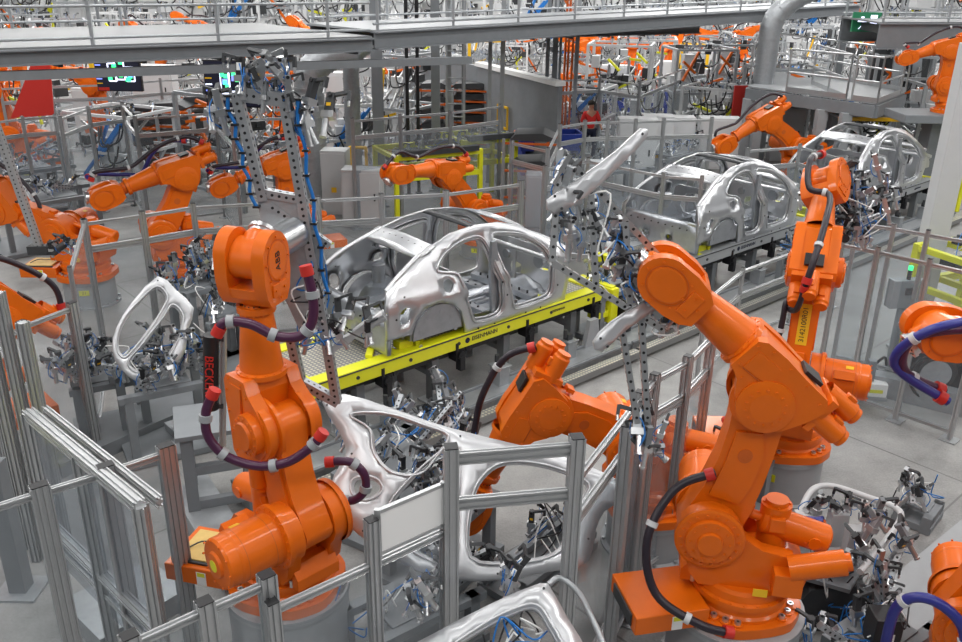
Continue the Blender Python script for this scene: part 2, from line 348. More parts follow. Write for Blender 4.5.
    b.lathe((0, -.34, 0), (0, 1, 0), [(0, 0), (.11, 0), (.12, .02), (.17, .03), (.17, .10), (.235, .11), (.235, .17), (.215, .18), (.215, .20), (.25, .21), (.25, .24)], 36)
    b.lathe((0, .13, 0), (0, 1, 0), [(.25, 0), (.25, .04), (.21, .05), (.21, .13), (.17, .14), (.11, .15), (0, .15)], 36)
    b.bolts((0, -.31, 0), (0, -1, 0), .145, 14).bolts((0, -.16, 0), (0, -1, 0), .235, 1).bolts((0, .27, 0), (0, 1, 0), .14, 14).bolts((0, -.17, 0), (0, -1, 0), .225, 24, .009, .01)
    hs = [(-.22, -.08), (-.30, .10), (-.34, .26), (-.28, .33), (-.05, .345), (.16, .37), (.34, .37), (.40, .33), (.41, .07), (.30, .02), (.22, -.08), (.12, -.16), (-.1, -.18)]
    for y in (-.245, .135): b.prism(hs, y, y+.11)
    b.prism([(-.32, .16), (-.33, .25), (-.28, .32), (.30, .36), (.40, .32), (.40, .08), (.3, .05), (-.1, .10)], -.14, .14)
    b.lathe((.38, 0, .2), (1, 0, 0), [(.20, 0), (.20, .04), (.17, .05), (.165, .12), (.125, .52), (.15, .53), (.15, .58), (.12, .58)], 32).bolts((.42, 0, .2), (1, 0, 0), .185, 16, .009, .01).bolts((.91, 0, .2), (1, 0, 0), .138, 14, .008, -.012)
    for y, s_ in ((-.245, -1), (.245, 1)):
        for (x, z) in ((-.26, .27), (-.1, .31), (.08, .33), (.26, .34), (.37, .30), (.37, .12), (.28, .05)): b.cyl((x, y, z), (x, y+s_*.010, z), .012, n=6)
        b.prism([(.10, .14), (.34, .12), (.34, .28), (.12, .28)], y, y+s_*.008); b.use('orange_dark').box((.22, y+s_*.004, .115), (.24, .010, .006)).use('orange')
    b.use('black').box((-.15, .0, .355), (.16, .20, .03)).use('orange')
    RM['upper_arm'] = b.mesh('upper_arm')
    b = MB('orange')
    for y, z in ((-.13, .16), (.13, .16), (0, .32)): b.lathe((-.32, y, z), (-1, 0, 0), [(.085, 0), (.085, .26), (.07, .28), (.07, .31), (0, .31)], 20).box((-.5, y, z+.09), (.08, .06, .03)).bolts((-.6, y, z), (-1, 0, 0), .062, 4, .01, .012)
    b.box((-.35, 0, .2), (.06, .42, .3)); RM['motor_c'] = b.mesh('motor')
    b = MB('orange')       # forearm, frame on the arm's axis; axis 5 at x = .85
    b.lathe((0, 0, 0), (1, 0, 0), [(.11, .46), (.125, .47), (.125, .50), (.115, .52), (.115, .56)], 28)
    b.prism([(.54, -.13), (.62, -.19), (.75, -.22)] + arc(.88, 0, .225, -75, 75, 12) + [(.75, .22), (.62, .19), (.54, .13)], -.245, -.125)
    b.prism([(.54, -.13), (.62, -.19), (.75, -.22)] + arc(.88, 0, .225, -75, 75, 12) + [(.75, .22), (.62, .19), (.54, .13)], .125, .245)
    b.prism([(.54, -.13), (.60, -.18), (.68, -.20), (.66, .20), (.60, .18), (.54, .13)], -.13, .13)
    for y in (-1, 1): b.lathe((.88, y*.24, 0), (0, y, 0), [(.15, 0), (.15, .012), (.135, .016), (0, .016)], 28).bolts((.88, y*.25, 0), (0, y, 0), .185, 8, .01, .012)
    for y in (-1, 1): b.use('orange_dark').lathe((.88, y*.2515, 0), (0, y, 0), [(.165, 0), (.165, .004), (.158, .004)], 28).use('orange').box((.66, y*.25, 0), (.10, .02, .22))
    b.bolts((.66, -.26, 0), (0, -1, 0), .07, 4).bolts((.66, .26, 0), (0, 1, 0), .07, 4).use('black').bolts((.52, 0, 0), (-1, 0, 0), .118, 16, .007, .008).use('orange')
    RM['forearm'] = b.mesh('forearm')
    b = MB('orange')       # wrist, axis 5 at origin, flange along x
    b.cyl((0, -.122, 0), (0, .122, 0), .17, n=28); b.lathe((0, 0, 0), (1, 0, 0), [(.15, .05), (.14, .17), (.12, .20)], 28)
    b.use('steel').lathe((0, 0, 0), (1, 0, 0), [(.115, .19), (.115, .225), (.13, .23), (.13, .26), (0, .26)], 28); b.use('dark').bolts((.26, 0, 0), (1, 0, 0), .09, 8, .009, .008)
    RM['wrist'] = b.mesh('wrist')
robot_meshes()
TY = lambda a: Matrix.Rotation(a, 4, 'Y'); TX = lambda a: Matrix.Rotation(a, 4, 'X'); TZ = lambda a: Matrix.Rotation(a, 4, 'Z'); TT = lambda *a: Matrix.Translation(a)
def robot(label, loc, yaw, q=(0, 0, 80, 0, 0, 0),  scale=1.05, far=False, tray=False, hoses=(), stickers=True, group=None, balancer=True, la=1.08, fa=1.38):
    t = thing('industrial_robot', label, 'robot', loc, R(yaw), group); t.scale = (scale,)*3
    q1, q2, q3, q4, q5 = [R(a) for a in q[:5]]
    Tt = TZ(q1) @ TT(0, 0, .2); Tl = Tt @ TT(.32, 0, .58) @ TY(q2); Tu = Tl @ TT(0, 0, la) @ TY(-q2) @ TY(-q3); Tf = Tu @ TT(fa-.88, 0, .2) @ TX(q4); Tw = Tf @ TT(.88, 0, 0) @ TY(-q5)
    F = dict(B=Matrix.Identity(4), T=Tt, L=Tl, U=Tu, F=Tf, W=Tw)
    bv = 0 if far else .012
    for key, fr_, nm in (('base', 'B', 'base'), ('connector_box', 'B', 'connector_box'), ('turret', 'T', 'turret'), ('motor', 'T', 'motor'), ('gear_cover', 'T', 'gear_cover'), ('motor_b', 'T', 'motor'), ('balancer', 'T', 'balancer'), ('lower_arm', 'L', 'lower_arm'), ('upper_arm', 'U', 'upper_arm'), ('motor_c', 'U', 'motor'), ('forearm', 'F', 'forearm'), ('wrist', 'W', 'wrist')):
        if key == 'balancer' and not balancer: continue
        o = put(nm, RM[key], t, bv if key not in ('wrist',) else 0, seg=2 if far else 3); o.matrix_local = F[fr_] @ Matrix.Diagonal((1, 1, la/1.08, 1)) if key == 'lower_arm' else F[fr_] @ Matrix.Diagonal((1, .86, .86, 1)) if key in ('forearm', 'wrist') else F[fr_]
        if key == 'wrist' and not far: o['label'] = 'tilting wrist with steel flange'
    if tray: put('tray', RM['tray'], t, label='tan tray plate on the base')
    for pts, r, m, nm in hoses:
        b = MB(m); P3 = spline([F[k] @ Vector(p) for k, p in pts], 7); b.tube(P3, r, 12 if not far else 6)
        b.use('dark' if m != 'dark' else 'steel')
        if not far:
            b.use('grey_light')
            for k in range(9, len(P3)-4, 14): d = (P3[k+1]-P3[k-1]).normalized()*.022; b.cyl(P3[k]-d, P3[k]+d, r*1.35, n=12)
            b.use('red'); d = (P3[2]-P3[0]).normalized()*.05; b.cyl(P3[1]-d*.4, P3[1]+d, r*1.5, n=12); d = (P3[-1]-P3[-3]).normalized()*.05; b.cyl(P3[-2]-d, P3[-2]+d*.4, r*1.5, n=12)
        b.build(nm, t, label='ribbed dark cable hose with clamps' if not far else None)
    if stickers and not far:
        s = MB('white').box((.25, -.55, .768), (.14, .12, .004), M=TY(R(-20))); s.use('amber').box((.22, -.55, .772), (.05, .08, .004), M=TY(R(-20))); s.use('yellow').cyl((.32, -.803, .58), (.32, -.80, .58), .05, n=16)
        o = s.build('warning_sticker', t, label='white and yellow warning sticker on the motor'); o.matrix_local = Tt
        for s_ in (-1, 1): MB('white').box((-.66, s_*.2815, .11), (.09, .003, .13)).build('warning_sticker', t, label='white sticker on the base box'); MB('yellow').box((-.66, s_*.283, .15), (.07, .003, .04)).build('warning_sticker', t, label='yellow sticker on the base box')
        s = MB('amber').box((-.1, .385, .2), (.11, .004, .07)); o = s.build('warning_sticker', t, label='yellow sticker'); o.matrix_local = Tt
    bpy.context.view_layer.update()

    return t, {k: t.matrix_world @ v for k, v in F.items()}
HOSE_R = ([('U', (-.55, .05, .42)), ('U', (-.3, .0, .62)), ('U', (.2, -.05, .62)), ('U', (.7, -.05, .48)), ('F', (.45, 0, .33)), ('F', (.8, 0, .42)), ('W', (.15, 0, .28))], .035, 'rubber', 'dress_pack')
HOSE_L = ([('B', (-.7, .1, .25)), ('T', (-.5, .35, .25)), ('T', (-.2, .42, .7)), ('L', (-.32, .25, .35)), ('L', (-.34, .22, .8)), ('U', (-.5, .2, -.1)), ('U', (-.65, .1, .1)), ('U', (-.55, .05, .42))], .032, 'rubber', 'dress_pack')

# ---------------------------------------------------------------- tooling pieces reused by grippers and fixtures
def clamp_mesh(seed, m1='dark'):
    r = random.Random(seed); b = MB('steel')
    b.box((0, 0, .03), (.11, .09, .06)); b.use(m1).box((0, 0, .14), (.07, .06, .18)); b.use('steel').cyl((-.02, 0, -.16), (-.02, 0, .04), .028, n=12).cyl((-.02, 0, -.17), (-.02, 0, -.15), .034, n=12)
    b.use('dark').bar((0, 0, .21), (.16, 0, .25), .035, .03).bar((.16, 0, .26), (.17, 0, .17), .03, .03); b.use('steel').cyl((.17, 0, .17), (.172, 0, .12), .013, n=8); b.use('black').cyl((0, -.045, .21), (0, .045, .21), .02, n=10)
    if r.random() < .6: b.use('white').box((0, .036, .14), (.05, .004, .07))
    if r.random() < .5: b.use('amber').box((0, -.034, .12), (.04, .004, .03))
    b.use('cable_blue').tube([(-.02, .03, -.1), (-.06, .09, -.02), (-.04, .08, .1), (0, .03, .17)], .006, 6, 4)
    return b.mesh('clamp')
CLAMPS = [clamp_mesh(k, m_) for k, m_ in enumerate(('dark', 'black', 'galv', 'steel', 'dark', 'grey'))]
def perf_beam(b, p, q, w=.07, h=.07, pitch=.05, m='galv'):
    p = Vector(p); q = Vector(q); x, y, d = frame(q-p); b.use(m).bar(p, q, w, h)
    n = int((q-p).length/pitch); b.use('black')
    for i in range(n):
        c = p + d*pitch*(i+.5)
        for nn, half in ((x, w/2), (-x, w/2), (y, h/2), (-y, h/2)): b.cyl(c+nn*half, c+nn*(half+.0015), .0115, n=8)
    return b
def clamps_on(parent, p, q, n, seed, spread=.08):
    r = random.Random(seed); n = int(n*1.5+.5); p = Vector(p); q = Vector(q)
    for i in range(n):
        o = put('clamp', CLAMPS[r.randrange(len(CLAMPS))], parent); c = p.lerp(q, (i+.5)/n) + Vector((r.uniform(-1, 1), r.uniform(-1, 1), r.uniform(-1, 1)))*spread*.5
        o.matrix_local = TT(*c) @ Matrix.Rotation(r.uniform(0, 6.3), 4, 'Z') @ Matrix.Rotation(r.uniform(-.9, .9), 4, 'X'); s_ = r.uniform(.55, .85); o.scale = (s_,)*3
def cables(parent, pts_list, r=.008, m='cable_blue', name='cable'):
    for pts in pts_list: MB(m).tube(pts, r, 6, 6).build(name, parent)
def rnd_cables(parent, p, q, n, seed, sag=.2):
    rr = random.Random(seed); p = Vector(p); q = Vector(q)
    for m in ('cable_blue', 'black', 'white'):
        b = MB(m); k = max(1, n//3)
        for i in range(k):
            a = p.lerp(q, rr.random()); c = p.lerp(q, rr.random()); j = lambda: Vector((rr.uniform(-1, 1), rr.uniform(-1, 1), rr.uniform(-1, 1)))*sag
            b.tube([a+j()*.3, a.lerp(c, .33)+j(), a.lerp(c, .66)+j(), c+j()*.3], .007, 5, 5)
        b.build('cable', parent)
# ---------------------------------------------------------------- setting
fl = MB('concrete'); fl.add([(-60, -6, 0), (70, -6, 0), (70, 110, 0), (-60, 110, 0)], [(0, 1, 2, 3)]); struct(fl.build('floor'))
wl = MB('wall'); wl.box((10, 85, 6), (140, .4, 12))
for k in range(-11, 14): wl.use('grey_light').box((k*6-2, 84.75, 6), (.35, .1, 12))
wl.use('grey_mid').box((10, 84.7, 8), (140, .15, .5)).box((10, 84.7, 4.2), (140, .15, .4)); struct(wl.build('wall_far'))

# ---------------------------------------------------------------- car bodies
def car_parts(t):
    W = 1.62
    def tum(z): return 0.0 if z < .62 else .24*min(1.25, (z-.62)/.55)**1.15
    out = [(.70, .25), (.69, .60), (.78, .84), (.90, .92), (1.2, 1.05), (1.55, 1.21), (1.93, 1.32), (2.39, 1.36), (2.81, 1.32), (3.16, 1.22), (3.48, 1.04), (3.74, .85), (3.90, .68), (3.95, .4), (3.93, .0), (3.85, -.08), (2.9, -.06), (2.0, -.05), (1.95, .15), (1.88, .36), (1.73, .50), (1.5, .57), (1.3, .54), (1.14, .42), (1.07, .25)]
    fr = rnd2([(2.62, 1.17), (2.84, 1.17), (3.2, 1.07), (3.48, .87), (3.56, .70), (3.60, .45), (3.58, .22), (3.45, .15), (2.95, .15), (2.83, .24), (2.74, .56), (2.66, .85)], 3)
    re = rnd2([(1.60, .93), (1.70, 1.05), (1.86, 1.13), (2.1, 1.19), (2.36, 1.20), (2.46, 1.10), (2.52, .84), (2.60, .52), (2.62, .26), (2.52, .13), (2.16, .15), (2.06, .28), (1.98, .52), (1.93, .76), (1.86, .86)], 3)
    fuel = rnd2([(1.62, .68), (1.74, .68), (1.78, .75), (1.73, .82), (1.62, .80)], 3); lamp = rnd2([(.90, .42), (1.04, .42), (1.06, .60), (.92, .62)], 3)
    so = rnd2(out[:3], 1)
    for side in (0, 1):
        def fn(x, z, side=side):
            bul = .035*math.sin(max(0, min(1, (x-.7)/3.2))*math.pi); y = tum(z) - bul + .05*max(0, .25-z)/.25 - (.03 if .60 < z < .68 else 0)
            return Vector((x, y if side == 0 else W-y, z))
        ld = Vector((0, 1 if side == 0 else -1, 0))
        b = MB('body').sheet(out, [fr, re, fuel, lamp], .11, fn, .05, ld)
        p = b.build('side_panel', t, thick=.004)
        # welded door-frame returns and dimples
        for l in (fr, re):
            b = MB('body'); c = Vector((sum(a for a, _ in l)/len(l), sum(z for _, z in l)/len(l))); pts = [fn(*(Vector(q)+(Vector(q)-c).normalized()*.028)) - ld*.003 for q in l]; b.tube(pts, .013, 6, closed=True)
            pts = [fn(*(Vector(q)-(Vector(q)-c).normalized()*.02)) + ld*.055 for q in l]; b.tube(pts, .018, 6, closed=True); b.build('door_frame_flange', p)
        b = MB('black')
        for (x, z) in ((2.56, .62), (2.58, .72), (2.68, .40), (3.70, .30), (3.74, .55), (3.72, .70), (3.1, .02), (2.5, .01), (1.0, .75), (.84, .5), (3.4, .02), (2.2, .02), (.80, .70)):
            q = fn(x, z); b.cyl(q-ld*.001, q-ld*.007, .014, n=10)
        b.build('weld_holes', p)
        iy = .16 if side == 0 else W-.16; s_ = 1 if side == 0 else -1
        b = MB('body_floor'); b.prism(arc(1.52, .12, .43, 0, 180, 16), iy-.1*s_, iy+.16*s_); b.prism(arc(1.52, .12, .40, 0, 180, 16) , iy-.13*s_, iy-.1*s_)
        b.cyl((1.5, iy+.16*s_, .50), (1.5, iy+.16*s_, .74), .09, n=16).bolts((1.52, iy-.13*s_, .12), (0, -s_, 0), .3, 9, .03, .004)
        b.build('wheel_house', t)
        b = MB('body_floor'); b.prism([(2.5, .1), (2.72, .1), (2.62, .7), (2.56, 1.16), (2.48, 1.16), (2.46, .7)], fn(2.5, .6).y+.10*s_, fn(2.5, .6).y+.15*s_); 
        b.use('black').bolts((2.58, fn(2.5, .6).y+.15*s_, .45), (0, s_, 0), .06, 5, .012, .004); b.build('pillar_reinforcement', t)
    # floor pan
    b = MB('body_floor')
    def ff(x, y):
        z = .06 + .16*math.exp(-((y-W/2)/.13)**2) + (.018*math.copysign(1, math.sin(y*26))*(1 if abs(y-W/2) > .3 else 0)) + (.22 if x < 1.95 else 0)
        return Vector((x, y, z))
    b.sheet([(.74, .12), (3.86, .12), (3.86, W-.12), (.74, W-.12)], [rnd2([(1.05, .6), (1.5, .6), (1.5, 1.1), (1.05, 1.1)], 3)], .045, ff, 0); b.build('floor_pan', t, thick=.004)
    b = MB('body_floor')
    for x, z, h in ((2.05, .2, .18), (2.45, .13, .10), (3.0, .13, .12), (3.4, .12, .08)): b.box((x, W/2, z), (.12, W-.3, h))
    for y in (.42, 1.2):
        b.bar((2.5, y, .18), (3.05, y, .18), .05, .04); b.bar((2.5, y+.22, .18), (3.05, y+.22, .18), .05, .04)
    b.use('black')
    for x in (2.05, 2.45, 3.0, 3.4):
        for k in range(7): b.cyl((x, .3+k*.17, .0), (x, .3+k*.17, .2 + (.1 if x < 2.1 else 0)), .016, n=8)
    b.build('cross_member', t)
    # seat bulkhead frame, parcel shelf
    b = MB('body').prism([(.16, .30), (W-.16, .30), (W-.2, .78), (W-.3, .84), (.3, .84), (.2, .78)], 1.90, 1.93, 'yz', [rnd2([(.42, .36), (1.2, .36), (1.15, .70), (.47, .70)], 3)])
    b.build('rear_bulkhead', t)
    # rear panel and sill of the boot
    def rp(y, z): return Vector((.70 - .05*math.sin(y/W*math.pi) + (.02 if z > .42 else 0), y, z))
    b = MB('body_floor').sheet([(.0, .05), (W, .05), (W, .50), (1.3, .56), (.3, .56), (0, .50)], [rnd2([(.5, .18), (.62, .18), (.62, .28), (.5, .28)], 2), rnd2([(1.0, .18), (1.12, .18), (1.12, .28), (1.0, .28)], 2)], .10, rp, .05, Vector((1, 0, 0)))
    b.use('black')
    for k in range(9): b.cyl((.66, .2+k*.15, .45), (.64, .2+k*.15, .45), .012, n=8)
    b.use('body').bar((.74, .06, .54), (.74, W-.06, .54), .09, .03); b.build('rear_panel', t, thick=.004)
    # roof members
    def roofbar(x0, z0, x1, z1, m, nm, crown=.05, lip=.02):
        y0 = tum(z0)-.02; b = MB(m)
        def rf(u, v): x = x0+(x1-x0)*v; z = z0+(z1-z0)*v; k = u*2-1; return Vector((x, W/2+k*(W/2-y0), z + crown*(1-k*k)))
        b.sheet([(0, 0), (1, 0), (1, 1), (0, 1)], [], .12, rf, lip, Vector((0, 0, -1)))
        if nm == 'rear_roof_header':
            b.use('black')
            for k in range(8): q = rf(.12+k*.11, .6); b.cyl(q, q+Vector((0, 0, .006)), .015, n=8)
        b.build(nm, t, thick=.006)
    roofbar(1.36, 1.13, 1.62, 1.235, 'body', 'rear_roof_header'); roofbar(2.30, 1.345, 2.38, 1.35, 'dark', 'roof_bow', .03); roofbar(3.10, 1.245, 3.24, 1.19, 'body', 'windscreen_header')
    # rear-window side gutters and inner far pillar
    for side in (0, 1):
        g = lambda x, z: Vector((x, tum(z)+.02 if side == 0 else W-tum(z)-.02, z))
        MB('body').tube([g(.80, .84)+Vector((0, .03 if side == 0 else -.03, 0)), g(1.0, .97), g(1.35, 1.13), g(1.6, 1.22)], .035, 8, 5).build('rear_window_gutter', t)
    # firewall, cowl, dash beam, front rails
    b = MB('body').prism([(.10, .0), (W-.10, .0), (W-.08, .60), (W-.2, .72), (.2, .72), (.08, .60)], 3.84, 3.87, 'yz', [rnd2([(.3, .4), (.55, .4), (.55, .6), (.3, .6)], 2), rnd2([(.9, .2), (1.1, .2), (1.1, .35), (.9, .35)], 2)])
    b.use('body_floor').cyl((3.80, .5, .5), (3.87, .5, .5), .1, n=16).cyl((3.80, 1.2, .45), (3.87, 1.2, .45), .07, n=16); b.build('firewall', t)
    MB('body').tube([(3.98, .10, .72), (4.02, .4, .76), (4.04, W/2, .78), (4.02, W-.4, .76), (3.98, W-.10, .72)], .06, 8, 6).build('cowl', t)
    b = MB('body').cyl((3.62, .1, .68), (3.62, W-.1, .68), .035, n=12).bar((3.62, W/2, .68), (3.62, W/2, .15), .06, .03).bar((3.62, .5, .68), (3.82, .5, .60), .05, .03).bar((3.62, 1.2, .68), (3.82, 1.2, .60), .05, .03); b.build('dash_beam', t)
    for side in (0, 1):
        y = .38 if side == 0 else W-.38; yo = .16 if side == 0 else W-.16
        b = MB('body').bar((3.85, y, .22), (4.62, y, .30), .09, .13).bar((3.95, yo, .66), (4.50, yo, .52), .06, .06).bar((4.50, yo, .52), (4.62, y, .32), .06, .06)
        b.prism(arc(4.2, .24, .30, 5, 175, 12), min(y, yo)-.02, max(y, yo)+.02).use('body_floor').cyl((4.2, (y+yo)/2, .52), (4.2, (y+yo)/2, .60), .11, n=16).use('black').cyl((4.2, (y+yo)/2, .60), (4.2, (y+yo)/2, .604), .05, n=12)
        b.use('steel').cyl((4.62, y, .30), (4.66, y, .30), .07, n=4); b.build('front_rail', t)
def car(label, s, z=.95):
    o = thing('car_body', label, 'car', L(s, 0, z), LYAW); return o
SP = (0, 6.40, 12.0)
c1 = car('unpainted silver car body on the yellow skid in the centre of the hall', SP[0]); car_parts(c1)
for s_, lab in ((SP[1], 'unpainted silver car body second along the line, beyond the empty gap'), (SP[2], 'farthest silver car body, beneath the raised platform behind the tool of the upright robot')):
    dup(c1, L(s_, 0, .95), LYAW, lab)

# ---------------------------------------------------------------- conveyor: skids, supports, base beams (t = 0 is the near face)
def skid(label, s):
    t = thing('conveyor_skid', label, 'conveyor', L(s, 0, 0), LYAW)
    x0, x1 = -.42, 4.72
    for y0, d in ((0, 1), (1.28, -1)):
        b = MB('yellow').bar((x0, y0+.03*d, .86), (x1, y0+.03*d, .86), .06, .19, Vector((0, 0, 1))).bar((x0, y0+.10*d, .94), (x1, y0+.10*d, .94), .20, .025, Vector((0, 0, 1)))
        b.use('dark').bar((x0+.1, y0-.003*d, .935), (x1-.1, y0-.003*d, .935), .012, .02, Vector((0, 0, 1)))
        for x in (.25, 1.05, 1.85, 2.75, 3.6, 4.4): b.cyl((x, y0-.012*d, .85), (x, y0+.01*d, .85), .024, n=12)
        b.build('side_beam', t, .006)
    b = MB('punched').box((2.16, .64, .925), (x1-x0-.1, .90, .012)); b.build('punched_plate', t, label='punched anti-slip plate between the beams')
    b = MB('yellow')
    for x in (x0+.06, .9, 2.3, 3.7, x1-.06): b.box((x, .64, .93), (.12, 1.2, .06))
    for x in (.55, 1.35): b.bar((x, .2, .97), (x+.5, .75, .97), .09, .05)
    b.box((x0+.03, .64, .84), (.06, 1.3, .22)); b.build('cross_bar', t, .006)
    b = MB('yellow')
    for x in (1.1, 3.5):
        for y in (.22, 1.1): b.box((x, y, 1.0), (.22, .14, .10)); b.use('steel').cyl((x, y, 1.05), (x, y, 1.10), .03, n=12); b.use('yellow').box((x+.16, y, .98), (.06, .2, .06))
    b.build('support_pad', t, .006)
    return t
def support(label, s, group='steel stands under the conveyor'):
    t = thing('conveyor_stand', label, 'stand', L(s, 0, 0), LYAW, group)
    MB('dark').bar((-.1, .25, .66), (4.8, .25, .66), .10, .14, Vector((0, 0, 1))).bar((-.1, 1.05, .66), (4.8, 1.05, .66), .10, .14, Vector((0, 0, 1))).build('rail', t, .006, label='dark longitudinal rail')
    for x in (.4, 1.6, 2.9, 4.3):
        b = MB('grey'); b.bar((x, .25, .0), (x, .25, .62), .14, .12).bar((x, 1.05, 0), (x, 1.05, .62), .14, .12).bar((x, .2, .40), (x, 1.1, .40), .1, .08); b.use('galv').box((x, .25, .01), (.3, .3, .02)); b.build('trestle', t, .005)
        b = MB('black'); b.box((x+.3, .10, .66), (.16, .16, .16)).cyl((x+.3, -.02, .66), (x+.3, .18, .66), .06, n=14).box((x+.3, .02, .55), (.08, .10, .2)).box((x+.42, .06, .76), (.06, .1, .12)).cyl((x+.22, .0, .75), (x+.22, .0, .86), .025, n=10); b.build('roller_drive', t)
    for x in (.55, 2.4, 3.75):
        b = MB('galv').box((x, -.22, .22), (.18, .2, .44)).box((x, -.22, .45), (.22, .24, .02)); b.use('dark').box((x, -.22, .50), (.1, .1, .1)).cyl((x-.06, -.22, .5), (x-.06, -.22, .62), .03, n=10); b.build('pedestal', t, .004)
    b = MB('galv').bar((-1.55, -.35, .10), (4.80, -.35, .10), .42, .16, Vector((0, 0, 1))); b.use('grey').bar((-1.55, -.55, .20), (4.80, -.55, .20), .05, .05, Vector((0, 0, 1))).bar((-1.55, -.15, .2), (4.80, -.15, .2), .04, .04, Vector((0, 0, 1))); b.build('base_beam', t, .006)
    b = MB('punched').bar((-1.55, -.70, .10), (4.80, -.70, .10), .14, .10, Vector((0, 0, 1))); b.build('cable_tray', t)
    b = MB('galv').bar((-1.55, 1.5, .10), (4.80, 1.5, .10), .3, .16, Vector((0, 0, 1))); b.build('base_beam', t, .006)
    return t
k1 = skid('yellow conveyor skid carrying the nearest car body', 0)
text(S, 'EISENMANN', .085, TT(2.31, -.004, .855) @ TX(R(90)), 'navy', k1, label='dark blue lettering on the beam'); text(S, 'EISENMANN', .05, TT(3.75, -.004, .855) @ TX(R(90)), 'navy', k1, label='dark blue lettering on the beam')
MB('navy').cyl((2.0, -.003, .855), (2.0, -.006, .855), .04, n=14).build('emblem', k1)
def greyed(k):
    for c_ in k.children:
        if c_.name.startswith('side_beam'):
            c_.data = c_.data.copy(); c_.data.materials[0] = MATS['grey_mid']; c_['label'] = 'grey side beam'
greyed(dup(k1, L(SP[1], 0, 0), LYAW, 'grey-sided conveyor skid with yellow cross bars under the second car body')); greyed(dup(k1, L(SP[2], 0, 0), LYAW, 'grey-sided conveyor skid with yellow cross bars under the farthest car body'))
s1 = support('steel conveyor stand under the nearest car body', 0)
# yellow end stop
b = MB('yellow'); et = thing('conveyor_end_lift', 'yellow end frame at the far end of the nearest skid', 'conveyor', L(4.98, 0, 0), LYAW)
b.box((0, .1, .62), (.16, .3, .56)).box((-.2, .1, .50), (.3, .2, .10)).box((0, .6, .86), (.12, 1.2, .14)); b.build('frame', et, .008)
MB('grey_mid').prism([(-.85, 0), (-.45, 0), (-.55, .6), (-.72, .6)], -.2, -.12).build('gusset', et, .006)
MB('black').box((.2, .0, .35), (.12, .4, .7)).tube([(.2, -.2, .1), (.45, -.3, .2), (.5, -.25, .5), (.3, -.2, .7)], .03, 8, 5).tube([(.3, -.1, .1), (.6, -.15, .3), (.5, -.1, .7), (.25, -.1, .75)], .02, 8, 5).build('cable_chain', et)
dup(s1, L(SP[1], 0, 0), LYAW, 'steel conveyor stand under the second car body'); dup(s1, L(SP[2], 0, 0), LYAW, 'steel conveyor stand under the farthest car body')
# ---------------------------------------------------------------- foreground robots
def pedestal(x, y, h, r, label):
    t = thing('robot_pedestal', label, 'pedestal', (x, y, 0))
    MB('grey_mid').lathe((0, 0, 0), (0, 0, 1), [(r*1.12, 0), (r*1.12, .03), (r, .035), (r, h-.07), (r*1.03, h-.06), (r*1.03, h-.002), (0, h-.002)], 48).build('drum', t)
    MB('galv').lathe((0, 0, 0), (0, 0, 1), [(r*1.035, h-.06), (r*1.035, h-.03)], 48).bolts((0, 0, .03), (0, 0, 1), r*1.06, 12, .02, .03).build('rim', t)
    a = math.atan2(-y, -x)-.25; MB('yellow').box((0, 0, 0), (.004, .16, .09)).build('sticker', t, label='yellow label plate').matrix_local = TT(r*1.002*math.cos(a), r*1.002*math.sin(a), h*.62) @ TZ(a); text(S, '31', .08, TT((r*1.002+.003)*math.cos(a), (r*1.002+.003)*math.sin(a), h*.62) @ TZ(a) @ TZ(R(90)) @ TX(R(90)), 'black', t, depth=.001)
    return t
p1 = P(288, 582, .75); pedestal(p1.x, p1.y, .75, .49, 'grey drum pedestal beneath the tall robot at left')
H1 = []
r1, f1 = robot('orange robot on the left holding the tall punched gripper frame upright', p1, -14, (-31, -16, 90, -62, 50), .95, tray=True, hoses=H1, la=.86, fa=1.33)
p2 = P(736, 600, .74); pedestal(p2.x, p2.y, .74, .52, 'grey drum pedestal beneath the large foreground robot at right')
H2 = [([('T', (.1, .62, -.02)), ('T', (.35, .66, .05)), ('T', (.7, .55, .2)), ('T', (.80, .42, .6)), ('T', (.62, .22, .95)), ('L', (.12, .15, .5))], .034, 'rubber', 'dress_pack')]
r2, f2 = robot('large orange robot in the right foreground with its arm reaching left over the fence', p2, 12, (158, -13, 38, 0, -15), .97, hoses=H2, la=1.2, fa=1.15)
p3 = P(784, 444, .55); pedestal(p3.x, p3.y, .55, .44, 'grey drum pedestal beneath the upright robot behind the large one')
r3, f3 = robot('orange robot standing upright with yellow plate on its arm, in front of the second car', p3, 0, (69, 14, 34, -30, -30), .98, la=1.18, fa=1.2, hoses=[HOSE_R, HOSE_L])
p4 = P(650, 505, .45); pedestal(p4.x, p4.y, .45, .42, 'low grey pedestal beneath the crouching robot behind the fence')
r4, f4 = robot('orange robot crouching behind the white side frame in the middle foreground', p4, 186, (0, 62, -64, 0, 20), .95, la=.97, fa=1.38, hoses=[HOSE_R])
def labelled(o, body, size, M, m, plate=None, pm='amber', d=.004, lab=None, pl=None):
    if plate: q = MB(pm).box((0, 0, 0), (*plate, .003)).build('name_plate', o, label=pl); q.matrix_local = M @ TT(0, 0, -.0025); 
    return text(S, body, size, M, m, o, label=lab)
inv = r1.matrix_world.inverted()
for sg in (1, -1): text(S, 'ABB', .085, inv @ f1['F'] @ TT(.88, sg*.222, 0) @ TX(R(-90*sg)) @ TZ(R(0 if sg > 0 else 180)), 'black', r1, label='black letters on the wrist disc')
inv = r3.matrix_world.inverted()
M3 = inv @ f3['L'] @ TT(-.266, 0, .58) @ TY(R(-90)); labelled(r3, '3142100R01', .078, M3, 'black', (.46, .12), lab='black letters', pl='yellow plate with lettering on the lower arm')
